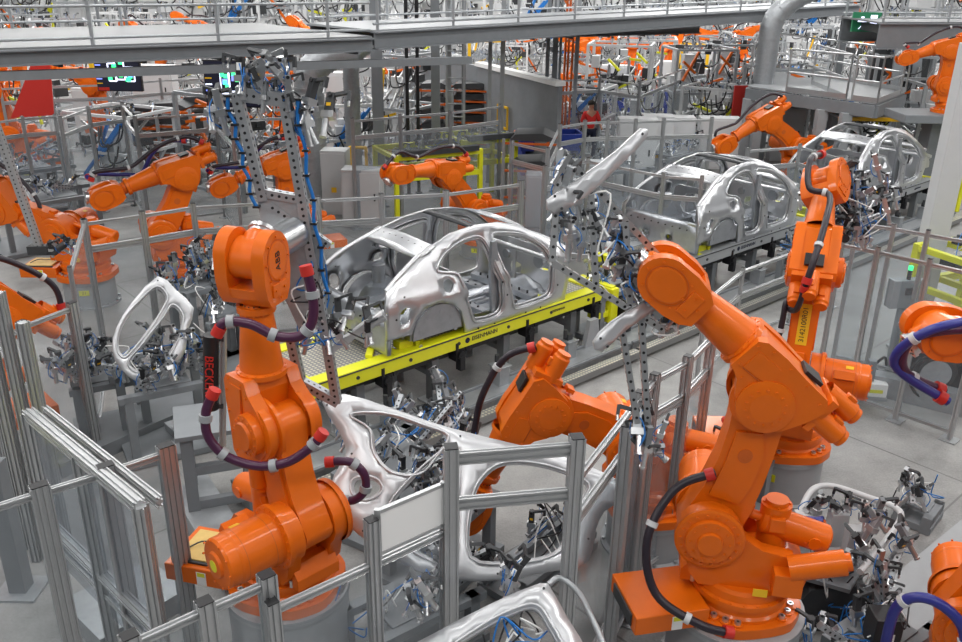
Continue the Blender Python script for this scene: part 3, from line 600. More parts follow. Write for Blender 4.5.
# sleeve with red lettering beside the left robot's arm
inv = r1.matrix_world.inverted()
b = MB('black').cyl((0, 0, -.30), (0, 0, .30), .066, n=20).cyl((0, 0, .30), (0, 0, .36), .07, n=16).cyl((0, 0, -.36), (0, 0, -.30), .07, n=16); b.use('alu').profile((.10, .02, -.75), (.10, .02, .42), .05, .05)
b.use('dark').box((.05, .01, .33), (.12, .04, .04)).box((.05, .01, -.33), (.12, .04, .04))
slv = b.build('hose_sleeve', r1, label='black hose sleeve on a slotted profile'); 
po = P(211, 372, 2.15); sc = 1/.94; slv.matrix_local = inv @ TT(*po) @ TY(R(6))
text(S, 'BECKER', .105, TT(.0, -.0675, 0) @ TX(R(90)) @ TZ(R(-90)) @ TT(0, 0, 0), 'red', slv, label='red lettering', depth=.004)

# robots at the left edge and behind the fence
def place(label, px, py, z, yaw, q, sc=1.0, far=False, ped=True, hoses=None, group=None, tray=False, plab=None, **kw):
    p = P(px, py, z)
    if ped and z > .25: pedestal(p.x, p.y, z, .42*sc, plab or 'grey drum pedestal under the ' + ' '.join(label.replace('orange ', '').split()[:11]))
    return robot(label, p, yaw, q, sc, far=far, hoses=[HOSE_R] if hoses is None else hoses, stickers=not far, tray=tray, group=group, **kw)
place('orange robot entering at the left edge, elbow low and rounded', -40, 440, .45, 224, (0, -60, 43, 0, 20), 1.0)
place('orange robot behind the left fence with its arm stretched to the left edge', 88, 275, .48, 0, (172, 73, 51, 0, 10), 1.0, tray=True)
BLU = [([('U', (-.3, .0, .55)), ('U', (.0, -.15, .62)), ('U', (.3, -.25, .5)), ('U', (.6, -.3, .25)), ('F', (.4, -.28, .15)), ('F', (.75, -.3, .3)), ('W', (.2, 0, .35))], .035, 'hose_blue', 'dress_pack'), HOSE_R]
place('orange robot beyond the left fence with blue hoses and its wrist to the left', 182, 270, .3, 211, (0, -30, -17, 0, 20), .99, hoses=BLU)
place('orange robot half hidden behind the punched gripper frame', 300, 250, .3, 206, (0, -5, -20, 0, 20), .88, hoses=BLU)
place('orange robot swinging in front of the yellow fixture beyond the nearest car', 480, 240, .3, 224, (0, 41, 3, 0, -40), .9)
place('orange robot at the right edge with ringed purple and blue hoses', 1085, 548, .5, 180, (0, 10, 6, 0, -40), 1.0, hoses=[([('U', (-.3, .3, .5)), ('U', (.2, .36, .55)), ('U', (.7, .40, .35)), ('F', (.7, .38, .2)), ('F', (1.15, .2, .0)), ('F', (1.1, .1, -.35)), ('F', (.7, .1, -.5))], .04, 'purple', 'dress_pack'), ([('U', (-.3, .2, .55)), ('U', (.3, .26, .62)), ('F', (.5, .3, .3)), ('F', (1.1, .28, .1)), ('F', (1.2, .1, -.3)), ('F', (.7, .2, -.55))], .04, 'hose_blue', 'dress_pack')])
place('orange robot in the bottom right corner with thick blue hoses', 985, 690, .3, 159, (0, -9, 73, 0, 10), .88, hoses=[([('U', (.9, .3, .3)), ('U', (.5, .4, .5)), ('U', (0, .4, .4)), ('U', (-.4, .3, .2))], .045, 'hose_blue', 'dress_pack'), ([('T', (.9, .3, .1)), ('T', (.9, .35, .7)), ('T', (.7, .4, .9)), ('T', (.4, .4, .7)), ('T', (.3, .4, .2))], .045, 'hose_blue', 'dress_pack')])
# ---------------------------------------------------------------- fences
def fence(label, tops, h, rails=(0, -.35), pane='glass', w=.09, d=.05, zb=.12, extra=None, lowrail=True, group=None, skip=()):
    pts = [(Vector((p[0], p[1], 0)) if len(p) == 2 and isinstance(p[0], float) else P(p[0], p[1], (p[2] if len(p) > 2 else h)).xy.to_3d()) for p in tops]
    t = thing('safety_fence', label, 'fence', (pts[0].x, pts[0].y, 0), 0, group); o = pts[0]
    for i, p in enumerate(pts):
        q = (pts[min(i+1, len(pts)-1)]-pts[max(i-1, 0)]).normalized(); hh = h + (extra[i] if extra else 0.04)
        MB('alu').profile(p-o, p-o+V(0, 0, hh), w, d, Vector((-q.y, q.x, 0))).use('galv').box((p.x-o.x, p.y-o.y, .008), (.2, .2, .016), math.atan2(q.y, q.x)).use('black').box((p.x-o.x, p.y-o.y, hh+.004), (w*.9, d*.9, .008), math.atan2(q.y, q.x)).build('post', t)
    for i, (a, c) in enumerate(zip(pts, pts[1:])):
        if i in skip: continue
        dd = (c-a).normalized()*(w*.5); A = a-o+dd; C = c-o-dd; up = Vector((0, 0, 1))
        for r_ in rails: MB('alu').profile(A+V(0, 0, h+r_-.03), C+V(0, 0, h+r_-.03), .045, .045 if r_ == 0 else .09, up).build('rail', t)
        if lowrail: MB('alu').profile(A+V(0, 0, zb), C+V(0, 0, zb), .045, .045, up).build('rail', t)
        if pane: top = h+(rails[-1] if len(rails) > 1 else 0)-.06; MB(pane).bar(A+V(0, 0, (zb+top)/2), C+V(0, 0, (zb+top)/2), .006, top-zb-.03).build('pane', t)
    return t
fence('slotted aluminium fence with clear panes in the bottom left corner', [(-60, 522), (40, 490), (106, 470), (166, 450)], 2.0, (0,), w=.13, d=.09)
fence('low clear fence with sloping rail at the bottom left of the middle', [(130, 641), (205, 607), (267, 580)], 2.05, (0,), w=.1, d=.09)
fence('low clear-paned fence crossing the bottom middle beneath the white board', [(272, 607), (373, 561), (447, 527)], 1.9, (0,), w=.08, d=.08, extra=[.04, .32, .04])
fence('tall aluminium fence with two high rails in front of the white side frame', [(451, 452, 2.5), (577, 442, 2.5)], 2.5, (-.02, -.38), pane=None, w=.10, d=.10, lowrail=False)
a = P(373, 561, 1.9); c = P(447, 527, 1.9)
wb = thing('notice_board', 'blank white framed board fixed on the low fence', 'board', a)
d_ = (c-a).xy.to_3d(); b = MB('white').bar(d_*.09+V(0, 0, .20), d_*.94+V(0, 0, .20), .02, .32, V(0, 0, 1)); b.build('board', wb); b = MB('alu')
for z in (.04, .36): b.bar(d_*.08+V(0, 0, z), d_*.95+V(0, 0, z), .03, .025, V(0, 0, 1))
for k in (.08, .95): b.bar(d_*k+V(0, 0, .02), d_*k+V(0, 0, .38), .03, .04)
b.build('frame', wb)
fence('aluminium fence stepping back to the right behind the large robot', [(577, 442, 2.5), (640, 396, 2.2), (655, 378, 2.2), (688, 360, 2.2), (712, 336, 2.2)], 2.2, (0, -.35), pane='glass', w=.08, d=.08)
fence('high fence post pair left of the large robot', [(628, 430, 2.2), (645, 405, 2.2)], 2.2, (0,), pane='mesh', w=.1, d=.1)
fence('low left fence with sloping rail beside the rounded orange elbow', [(-20, 352), (22, 325), (72, 306)], 1.9, (0,), w=.10, d=.08)
fence('long fence behind the left robots and the line of cars', [(84, 222), (142, 214), (193, 206), (318, 199), (381, 196), (446, 193), (521, 183)], 2.2, (0, -.36), w=.08, d=.08)
fence('fence turning down from the long rear fence at left', [(84, 222), (70, 270)], 2.2, (0,), w=.06)
fence('fence at far right with yellow edge strip', [(842, 243), (878, 250), (930, 262), (990, 276)], 2.2, (0,), w=.06, d=.06)
fence('rear fence at far right behind the machines', [(858, 222), (894, 227), (928, 233), (985, 243)], 2.2, (0,), w=.06, d=.06)
fence('tube rail fence alongside the second skid', [(706, 300, 1.3), (743, 270, 1.3), (800, 249, 1.3), (842, 236, 1.3)], 1.3, (0, -.4), pane=None, w=.05, d=.05)
# thick double beams at left
tb = thing('beam_frame', 'thick slotted aluminium beam frame running down from the left fence', 'frame', P(20, 430))
o = P(20, 430); b = MB('alu'); A = P(28, 413, 2.0)-o; B = P(140, 506, 2.0)-o; b.profile(A, B, .09, .09, V(0, 0, 1)).profile(A+V(.12, .05, -.0), B+V(.12, .05, 0), .045, .09, V(0, 0, 1)).profile(A+V(0, 0, -1.1), B+V(0, 0, -1.1), .09, .045, V(0, 0, 1)).profile(A+V(0, 0, -1.3), B+V(0, 0, -1.3), .045, .045, V(0, 0, 1)); b.build('beam', tb)
for q in (A, (A+B)/2, B):
    MB('alu').profile(V(q.x, q.y, 0), V(q.x, q.y, 2.0), .09, .09).build('post', tb)
b = MB('mesh').bar(V(A.x, A.y, 1.2), V(B.x, B.y, 1.2), .006, 1.4); b.build('pane', tb)
tg = thing('post_bundle', 'cluster of tall slotted posts at the left edge', 'post', P(38, 560))
for k, (dx, dy, hh) in enumerate(((0, 0, 2.9), (.13, .05, 2.8), (.26, .1, 2.5), (-.15, .2, 2.4))): MB('alu').profile((dx, dy, 0), (dx, dy, hh), .09, .09).build('post', tg)
# fences farther back
for lab, pts, h, pane in (
    ('clear fence around the racks at upper left', [(60, 118), (88, 108), (122, 104)], 2.4, 'glass'),
    ('fence beside the aisle at upper left', [(122, 104), (135, 118), (215, 112), (232, 128)], 2.4, 'glass'),
    ('low panelled fence below the red banner', [(-10, 122), (22, 118), (55, 116), (60, 118)], 2.2, 'mesh'),
    ('clear fence in front of the cabinets in the middle distance', [(560, 126), (585, 122), (608, 121), (636, 121), (664, 120), (712, 119)], 2.4, 'glass'),
    ('fence with leaning panels left of the cabinets', [(512, 142), (548, 150), (560, 126)], 2.3, 'mesh'),
    ('fence running behind the second car', [(545, 168), (588, 160), (664, 175), (702, 178)], 2.2, 'mesh'),
    ('distant fence beside the grey enclosure', [(560, 80), (600, 78), (640, 84), (690, 66), (745, 62)], 2.4, 'glass'),
    ('distant fence at the upper left beneath the walkway', [(0, 88), (50, 86), (112, 84), (160, 80), (205, 78)], 2.4, 'glass'),
    ('fence beyond the yellow fixture in the middle', [(352, 120), (400, 116), (450, 112), (500, 106)], 2.4, 'mesh'),
    ('fence under the raised platform at right', [(748, 150), (800, 146), (850, 160)], 2.2, 'glass')):
    fence(lab, pts, h, (0, -.35), pane=pane, w=.07, d=.06)

# ---------------------------------------------------------------- walkways, columns, platforms
def walkway(label, a, b, z, width, back, beam=.45, rail=True, step=1.9, m='deck', grid=True):
    """a, b: near-edge ends (pixels); back: horizontal vector to the far edge"""
    A = P(*a, z); B = P(*b, z); t = thing('walkway', label, 'walkway', A); D = B-A; n = back.normalized()*width
    MB(m).prism([(0, 0), (D.x, D.y), (D.x+n.x, D.y+n.y), (n.x, n.y)], -.04, 0, 'xy').build('deck', t)
    u = D.normalized(); bm = MB('grey')
    for k, (zz, hh, off) in enumerate(((-.04-beam*.5, beam, .0), (-.04-beam*.5, beam, .97))):
        q = n*off; bm.use('grey').bar(q+V(0, 0, zz), D+q+V(0, 0, zz), .02, hh, V(0, 0, 1)); 
        for s_ in (-beam, -.0): bm.bar(q+V(0, 0, -.04+s_), D+q+V(0, 0, -.04+s_), .22, .025, V(0, 0, 1))
    bm.build('edge_beam', t)
    if grid:
        b2 = MB('dark'); k = .3
        while k < D.length: b2.bar(u*k+V(0, 0, -.2), u*k+n+V(0, 0, -.2), .06, .2, V(0, 0, 1)); k += 1.2
        b2.build('cross_beam', t)
    if rail:
        for off in (.01, .99):
            q = n*off; k = .1
            while k < D.length: MB('galv').bar(u*k+q, u*k+q+V(0, 0, 1.1), .04, .05).build('railing_post', t); k += step
            for zz in (.1, .55, 1.1): MB('galv').cyl(q+V(0, 0, zz), D+q+V(0, 0, zz), .022, n=8).build('handrail', t)
    return t
bk = LV
walkway('broad grey walkway with railing crossing the upper left', (-60, 50), (372, 36), 4.3, 4.2, bk, .2)
A = P(-60, 50, 4.3); nn = (P(372, 36, 4.3)-A).cross(V(0, 0, 1)).normalized(); b = MB('grey').bar(onplane(-60, 78, A, nn), onplane(470, 60, A, nn), .14, .13, V(0, 0, 1)); tag(b.build('steel_beam'), 'dark steel beam running beneath the upper left walkway', 'beam')
walkway('dark walkway crossing behind the tall columns toward the right', (374, 30), (860, 4), 4.4, 2.2, bk, .28, m='grey_mid')
walkway('second walkway beam in the upper middle', (440, 30), (700, 24), 4.0, 1.6, V(-.3, 1, 0), .2, m='grey_mid', rail=False)
walkway('walkway in the upper right corner above the hanging robot', (880, 22), (1010, 22), 4.3, 2.5, V(0, 1, 0), .6)
MB('grey')
def column(label, px, py, h, w, style='H', z0=0, m='grey'):
    p = P(px, py, z0); t = thing('steel_column', label, 'column', (p.x, p.y, 0), math.atan2(p.y, p.x)-math.pi/2)
    b = MB(m)
    if style == 'H': b.box((0, -w*.42, h/2), (w, w*.12, h)).box((0, w*.42, h/2), (w, w*.12, h)).box((0, 0, h/2), (w*.12, w*.8, h)); b.box((0, 0, .02), (w*1.6, w*1.6, .04))
    elif style == 'box': b.box((0, 0, h/2), (w, w, h)); b.box((0, 0, .02), (w*1.6, w*1.6, .04))
    else: b.cyl((0, 0, 0), (0, 0, h), w/2, n=16); b.cyl((0, 0, 0), (0, 0, .03), w, n=16)
    b.build('shaft', t, .004 if w > .2 else 0); return t
column('thick grey steel column left of the lift masts', 381, 205, 7.5, .26, 'H')
for px, py, w_, st, lab in ((409, 195, .09, 'p', 'slim black lift mast nearest the thick column'), (419, 193, .09, 'p', 'slim black lift mast right of its twin'), (436, 190, .22, 'H', 'grey lift column with open flanges in the middle'), (449, 188, .12, 'box', 'light grey square lift post beside the ladder'), (463, 188, .10, 'box', 'dark square lift post with cable carrier'), (488, 182, .10, 'box', 'pale square post right of the ladder'), (500, 182, .12, 'box', 'pale square post in front of the grey enclosure wall'),
                        (543, 172, .10, 'box', 'left post of the group above the swung-up gripper'), (550, 172, .14, 'box', 'thicker post of the group above the gripper'), (555, 171, .07, 'p', 'thin post of the group above the gripper'), (571, 165, .12, 'box', 'single pale post right of the copper pipes'), (828, 128, .3, 'H', 'heavy column rising through the raised platform')):
    column(lab, px, py, 7.0, w_, st, m={'p': 'black'}.get(st, 'grey') if px < 430 else ('grey_mid' if px in (449, 488, 500, 571) else 'grey'))
for k, (px, m_) in enumerate(((560, 'orange_dark'), (563, 'orange_dark'), (567, 'orange_dark'))):
    p = P(px, 160); tag(MB(m_).cyl((p.x, p.y, 0), (p.x, p.y, 7), .035, n=10).build('copper_pipe'), ('leftmost', 'middle', 'rightmost')[k]+' thin rust-brown pipe of the bundle beside the pale post', 'pipe', 'rust-brown pipes rising in the upper middle')
p = P(455, 190); la = thing('ladder', 'grey vertical ladder between the lift posts', 'ladder', p); b = MB('grey_mid')
for x in (-.22, .22): MB('grey_mid').bar((x, 0, 0), (x, 0, 6.5), .05, .05).build('rail', la)
for k in range(20): b.cyl((-.22, 0, .3+k*.32), (.22, 0, .3+k*.32), .018, n=6)
b.build('rungs', la)
def duct(label, pts, r, m='steel'):
    t = thing('air_duct', label, 'duct', pts[0]); o = Vector(pts[0]); b = MB('galv'); q = spline([Vector(p)-o for p in pts], 8); b.tube(q, r, 20); b.build('pipe', t)
    b = MB('galv')
    for k in range(2, len(q)-1, 2):
        d = (q[k+1]-q[k-1]).normalized()*.02; MB('galv').cyl(q[k]-d, q[k]+d, r*1.05, n=20).build('seam_band', t)
p = P(316, 205); duct('round galvanised air duct rising beyond the gripper frame and bending right', [(p.x, p.y, 0), (p.x, p.y, 1.2), (p.x, p.y, 2.4), (p.x+.05, p.y, 3.1), (p.x+.5, p.y+.1, 3.5), (p.x+1.1, p.y+.2, 3.6)], .34)
p = P(356, 195); duct('second galvanised air duct left of the thick column', [(p.x, p.y, 0), (p.x, p.y, 1.2), (p.x, p.y, 2.4), (p.x+.05, p.y, 3.3), (p.x+.5, p.y+.1, 3.7), (p.x+1.2, p.y+.2, 3.8)], .20)
p = P(752, 165); duct('large air duct behind the raised platform bending right', [(p.x, p.y, 0), (p.x, p.y, 1.5), (p.x, p.y, 3), (p.x+.1, p.y, 4.2), (p.x+.9, p.y, 4.9), (p.x+2.0, p.y, 5.2)], .30)
# raised platform at right
Zp = 2.4; A = P(748, 86, Zp); B = P(877, 103, Zp); C = P(905, 92, Zp); D_ = P(775, 68, Zp)
t = thing('raised_platform', 'raised steel platform with handrails at right behind the cars', 'platform', (A.x, A.y, 0)); o = V(A.x, A.y, 0)
MB('grey_mid').prism([tuple((q-o).xy) for q in (A, B, C, D_)], Zp-.04, Zp, 'xy').build('deck', t)
b = MB('grey')
for q, s_ in ((A, B), (B, C), (C, D_), (D_, A)): b.bar(V(*(q-o).xy, Zp-.22), V(*(s_-o).xy, Zp-.22), .12, .32, V(0, 0, 1))
b.build('edge_beam', t, .01)
for q in (A.lerp(B, .02), A.lerp(B, .12), A.lerp(B, .62), A.lerp(B, .80)):
    x, y = (q-o).xy; MB('grey_mid').box((x, y, Zp/2-.17), (.26, .26, Zp-.34)).build('leg', t, .01)
x0, x1 = A.lerp(B, .12)-o, A.lerp(B, .50)-o; MB('grey').bar(V(x0.x, x0.y, Zp-.4), V(x1.x, x1.y, .1), .16, .16).build('diagonal_brace', t)
for q, s_ in ((A.lerp(D_, .05), A.lerp(D_, .9)), (A.lerp(B, .32), A.lerp(B, .78)), (A.lerp(B, .82), B), (B, B.lerp(C, .8)), (D_, C), (A.lerp(B, .78), A.lerp(B, .76).lerp(D_, .4))):
    q = q-o; s_ = s_-o; e = (s_-q); n = max(1, int(e.length/1.4)); b = MB('alu')
    for k in range(n+1): b.cyl(V(*(q+e*(k/n)).xy, Zp), V(*(q+e*(k/n)).xy, Zp+1.1), .028, n=8)
    for z in (Zp+.5, Zp+1.1): b.cyl(V(q.x, q.y, z), V(s_.x, s_.y, z), .028, n=8)
    b.bar(V(q.x, q.y, Zp+.06), V(s_.x, s_.y, Zp+.06), .015, .12, V(0, 0, 1)); b.build('handrail', t)
A2 = P(852, 116, 1.9); t = thing('raised_platform', 'lower step platform with yellow edge beside the hanging robot', 'platform', (A2.x, A2.y, 0))
MB('grey_mid').box((1.2, .6, 1.88), (3.2, 1.4, .05)).build('deck', t); MB('amber').box((1.2, -.11, 1.84), (3.2, .03, .10)).build('edge_strip', t); MB('grey').box((2.5, .8, .93), (.3, .3, 1.86)).build('leg', t); MB('grey').box((-.1, .8, .93), (.3, .3, 1.86)).build('leg', t)
p = P(908, 352); t = thing('steel_column', 'pale grey heavy column standing at the right edge behind the kerb', 'column', p)
MB('grey_light').box((0, 0, 2.3), (.32, .26, 4.6)).build('shaft', t, .01); MB('galv').box((0, 0, .02), (.5, .45, .04)).build('foot_plate', t)
p = P(885, 160); t = thing('steel_frame', 'dark raking frame beneath the hanging robot', 'frame', p); MB('grey').bar((0, 0, 0), (.5, 1.6, 4.3), .3, .3).build('raker', t, .01); MB('grey').bar((1.2, 1, 0), (1.0, 1.8, 4.3), .3, .3).build('raker', t, .01); MB('dark').box((.7, 1.7, 2.2), (1.8, .1, 2.6)).build('back_plate', t)
# ---------------------------------------------------------------- grippers and panels held by the robots
def fl_(o, n):            # a flat frame standing at o with normal n: pixel -> local 3-D
    return lambda px, py: onplane(px, py, o, n)
wrist = f1['W'].translation.copy(); n1 = Vector((.12, -1, .05)).normalized(); o1 = wrist + Vector((.2, .42, .1)); g1 = fl_(o1, n1)
t = thing('robot_gripper', 'tall punched steel gripper frame with blue air lines held by the left robot', 'gripper', o1)
def bm(a, c, w_=.09, h_=.07, nm='beam', m='galv'): perf_beam(MB(), g1(*a)-o1, g1(*c)-o1, w_, h_, .052, m).build(nm, t)
bm((236, 92), (264, 200)); bm((284, 98), (313, 262)); bm((236, 93), (290, 100), .10, .10); bm((262, 192), (306, 200), .08, .06); bm((313, 262), (337, 402)); bm((291, 338), (302, 386)); bm((298, 380), (338, 402))
bm((240, 118), (204, 112), .05, .05); bm((270, 205), (330, 245), .06, .05)
pl = [g1(*q)-o1 for q in ((256, 188), (304, 196), (326, 262), (300, 330), (268, 262))]
b = MB('galv'); d_ = n1*.02; b.add([q+d_ for q in pl]+[q-d_ for q in pl], [(0, 1, 2, 3, 4), (9, 8, 7, 6, 5)]+[(i, (i+1) % 5, (i+1) % 5+5, i+5) for i in range(5)]); b.build('mounting_plate', t, label='bare steel mounting plate')
fl0 = g1(296, 232)-o1; MB('steel').cyl(fl0, fl0+(wrist-o1-fl0).normalized()*.34, .12, n=24).build('tool_changer', t)
for (a, c, dx) in (((238, 95), (266, 205), -.07), ((289, 98), (320, 290), .06)):
    A = g1(*a)-o1; C = g1(*c)-o1; pts = [A.lerp(C, k/8) + Vector((dx+.012*(-1)**k, -.05, 0)) for k in range(9)]; b = MB('cable_blue').tube(pts, .014, 8, 4); b.use('black')
    for k in range(0, 9, 1): b.box(pts[k], (.05, .05, .015))
    b.build('air_line', t, label='blue air line tied along the beam')
clamps_on(t, g1(238, 90)-o1, g1(284, 92)-o1, 4, 3, .16); clamps_on(t, g1(296, 120)-o1, g1(322, 112)-o1, 4, 5, .14); clamps_on(t, g1(212, 110)-o1, g1(232, 108)-o1, 2, 8, .1); clamps_on(t, g1(300, 335)-o1, g1(372, 322)-o1, 6, 9, .16); clamps_on(t, g1(262, 80)-o1, g1(290, 76)-o1, 4, 19, .16)
b = MB('steel'); A = g1(258, 88)-o1; B = g1(280, 55)-o1; b.bar(A, g1(262, 66)-o1, .05, .05).bar(g1(256, 72)-o1, B, .06, .05).bar(g1(258, 62)-o1, g1(284, 50)-o1, .05, .04); b.build('upper_arm_bracket', t)
b = MB('steel').bar(g1(330, 350)-o1, g1(352, 335)-o1, .06, .05).bar(g1(346, 340)-o1, g1(374, 318)-o1, .07, .05).cyl(g1(368, 325)-o1, g1(384, 315)-o1, .045, n=12); b.build('side_bracket', t)
rnd_cables(t, g1(300, 250)-o1, g1(325, 340)-o1, 9, 4, .16); rnd_cables(t, g1(238, 80)-o1, g1(290, 85)-o1, 9, 6, .14); rnd_cables(t, g1(300, 330)-o1, g1(365, 330)-o1, 9, 7, .14)
# ringed hoses: sleeve to gripper, and the loop round the arm
hp = fl_(wrist+V(0, -.42, 0), V(0, -1, .1))
def ringed(pix, r_, m, label, f=hp, rings=(2, 4)):
    pts = spline([f(*q) for q in pix], 8); o = pts[0].copy(); t_ = thing('supply_hose', label, 'hose', o); MB(m).tube([p-o for p in pts], r_, 12).build('hose', t_)
    for k in range(10, len(pts)-3, 13): d = (pts[k+1]-pts[k-1]).normalized()*.025; MB('grey_mid').cyl(pts[k]-d-o, pts[k]+d-o, r_*1.4, n=14).build('ring', t_)
    for k in (1, len(pts)-2): d = (pts[k+1]-pts[k-1]).normalized()*.035; MB('red').cyl(pts[k]-d-o, pts[k]+d-o, r_*1.3, n=14).build('collar', t_, label='red collar')
ringed([(218, 332), (226, 322), (250, 324), (276, 336), (300, 336), (312, 322), (313, 298), (306, 268)], .034, 'purple', 'ringed purple hose looping from the left robot to its gripper frame')
ringed([(214, 392), (206, 412), (208, 436), (226, 456), (258, 466), (288, 462), (312, 446), (322, 434)], .034, 'purple', 'purple hose sagging in front of the left robot elbow')
ringed([(328, 462), (350, 462), (364, 474), (365, 490), (354, 500), (338, 500)], .034, 'purple', 'short purple hose hook right of the left robot', fl_(p1+V(.5, 0, 0), V(0, -1, 0)))

def pressed(name, label, cat, org, n, outline, holes, thick=.05, step=.11, m='pressing', bulge=.05, k=2, mm='white'):
    """a pressed steel panel lying in one inclined plane"""
    n = n.normalized(); x, y, _ = frame(n); f = lambda q: ((onplane(q[0], q[1], org, n)-org).dot(x), (onplane(q[0], q[1], org, n)-org).dot(y))
    out = rnd2([f(q) for q in outline], k); hs = [rnd2([f(q) for q in h], 4) for h in holes]
    L0 = [out]+hs
    def fn(u, v):
        e = min(edist((u, v), l) for l in L0); return x*u + y*v + n*(bulge*min(1, e/.09))
    t = thing(name, label, cat, org)
    MB(m).sheet(out, hs, step, fn, thick, -n).build('skin', t, thick=.004)
    b = MB(m)
    for h in hs:
        c = Vector((sum(a for a, _ in h)/len(h), sum(a for _, a in h)/len(h))); pts = [(x*q[0]+y*q[1])+n*.012 for q in (Vector(p)+(Vector(p)-c).normalized()*.022 for p in h)]
        b.tube(pts, .010, 6, closed=True)
    b.build('flange_ridge', t); b = MB('dark')
    for i in range(0, len(out), 7):
        p = Vector(out[i]); c = Vector((sum(a for a, _ in out)/len(out), sum(a for _, a in out)/len(out))); q = p+(c-p).normalized()*.055
        if not any(inpoly(q, h) for h in hs): P_ = fn(q.x, q.y); b.cyl(P_, P_+n*.004, .010, n=8)
    b.build('weld_dots', t); return t
pn1 = pressed('side_frame', 'large white pressed side frame lying across the middle foreground', 'car panel', P(470, 490, 1.25), Vector((.05, -.9, .75)),
    [(322, 402), (345, 394), (392, 408), (438, 424), (482, 436), (532, 448), (580, 462), (628, 486), (622, 500), (604, 512), (596, 530), (592, 552), (582, 566), (548, 572), (500, 580), (452, 580), (410, 568), (372, 545), (345, 522), (330, 500), (334, 475), (346, 452), (338, 430)],
    [[(352, 416), (372, 430), (376, 452), (392, 470), (418, 472), (434, 456), (446, 436), (420, 426), (384, 415)], [(356, 480), (374, 480), (380, 490), (366, 498), (354, 492)],
     [(386, 526), (392, 504), (408, 484), (430, 462), (448, 450), (458, 462), (456, 500), (452, 556), (436, 560), (408, 545)],
     [(472, 556), (474, 500), (488, 474), (510, 464), (548, 468), (586, 484), (578, 505), (566, 535), (554, 552), (520, 560)]], .05, .10, 'pressing', .03)
pn2 = pressed('door_frame_pressing', 'D-shaped silver pressed frame held behind the left fence', 'car panel', P(155, 335, 1.5), Vector((.35, -.85, .5)),
    [(158, 276), (176, 290), (194, 308), (188, 330), (186, 348), (176, 366), (160, 378), (138, 382), (120, 368), (112, 350), (116, 328), (132, 302)],
    [[(156, 288), (166, 298), (160, 312), (146, 332), (132, 350), (124, 356), (118, 346), (122, 326), (138, 304)], [(172, 306), (182, 318), (176, 340), (164, 360), (150, 370), (136, 370), (130, 360), (146, 342), (162, 320)]], .05, .07, 'pressing', .03)
pn3 = pressed('door_pressing', 'silver inner door pressing on a trolley at the bottom edge', 'car panel', P(500, 620, 1.35), Vector((0, -.5, .95)),
    [(400, 655), (440, 630), (490, 604), (540, 583), (552, 590), (566, 615), (590, 655), (600, 690), (400, 690)], [[(450, 652), (480, 630), (515, 612), (535, 608), (548, 625), (566, 660), (560, 682), (450, 682)]], .06, .09, 'pressing', .04)
# trolley under it with its bent tube handle
t = thing('panel_trolley', 'trolley with bent tube handle under the door pressing', 'trolley', P(505, 690)); o = t.location.copy()
MB('galv').tube([P(548, 585, 1.4)-o, P(560, 578, 1.4)-o, P(578, 592, 1.35)-o, P(592, 618, 1.3)-o, P(606, 650, 1.2)-o], .022, 10, 6).build('handle', t)
b = MB('galv')
for q in ((440, 650), (560, 650)): e = P(*q, 1.2)-o; MB('galv').bar((e.x, e.y, 0), (e.x, e.y, 1.2), .05, .05).build('leg', t)
MB('grey').box((0, .1, .2), (1.0, .4, .04)).build('shelf', t)
for q in ((462, 648), (515, 628), (535, 622)): pass
clamps_on(t, P(410, 612, 1.35)-o, P(432, 600, 1.35)-o, 3, 41, .1); clamps_on(t, P(505, 583, 1.4)-o, P(520, 578, 1.4)-o, 3, 43, .08); rnd_cables(t, P(480, 640, 1.25)-o, P(550, 630, 1.25)-o, 9, 44, .15)

def fixture(label, p, h, size, seed, nb=4, nc=8, yaw=None, cat='welding fixture', m='galv', nm='fixture', table=True, legm='grey', cab=6):
    """a floor-standing welding fixture: base, uprights, punched beams, clamps, cables"""
    r = random.Random(seed); t = thing(nm, label, cat, (p[0], p[1], 0), LYAW + r.uniform(-.3, .3) if yaw is None else yaw); w_, d = size
    b = MB(legm)
    for x in (-.8, .8):
        for y in (-.7, .7): b.box((x*w_/2, y*d/2, h/2), (.10, .10, h))
    b.box((0, 0, .05), (w_, d, .08)).box((0, -.35*d, h-.04), (w_, .1, .08)).box((0, .35*d, h-.04), (w_, .1, .08)); b.build('base_frame', t, .004)
    if table: MB('grey').box((0, 0, h), (w_*.5, d*.6, .03)).build('table_plate', t, .004)
    for k in range(nb):
        a = Vector((r.uniform(-.5, .5)*w_, r.uniform(-.4, .4)*d, h+.08)); c = a + Vector((r.uniform(-.5, .5)*w_, r.uniform(-.4, .4)*d, r.uniform(0, .45)))
        if (c-a).length < .25: c.z += .4
        perf_beam(MB(), a, c, .05, .05, .06, m).build('beam', t); clamps_on(t, a, c, max(1, nc//nb), seed*7+k, .18)
    rnd_cables(t, Vector((-w_/2, 0, h)), Vector((w_/2, 0, h+.3)), cab, seed+3, .25)
    return t
fixture('welding fixture full of clamps beneath the D-shaped frame', P(165, 400, .6), .9, (1.1, .9), 21, 9, 30)
fixture('tooling with blue cables behind the wheel arch of the white side frame', P(400, 480, .5), .8, (1.3, .9), 22, 8, 34)
fixture('tooling under the middle opening of the white side frame', P(440, 515, .6), .7, (1.1, .8), 23, 6, 24)
fixture('low tooling on the floor seen through the side frame', P(540, 560, .1), .2, (1.3, .5), 24, 4, 8, table=False)
fixture('tooling behind the low fence at the bottom middle', P(410, 610, .4), .5, (1.2, .7), 25, 5, 22)
fixture('black and steel tooling beside the left end of the skid', P(222, 330, .6), .9, (.8, .8), 26, 6, 20)
fixture('tooling rig left of the nearest car', P(205, 300, .9), 1.2, (.9, .8), 27, 7, 22)
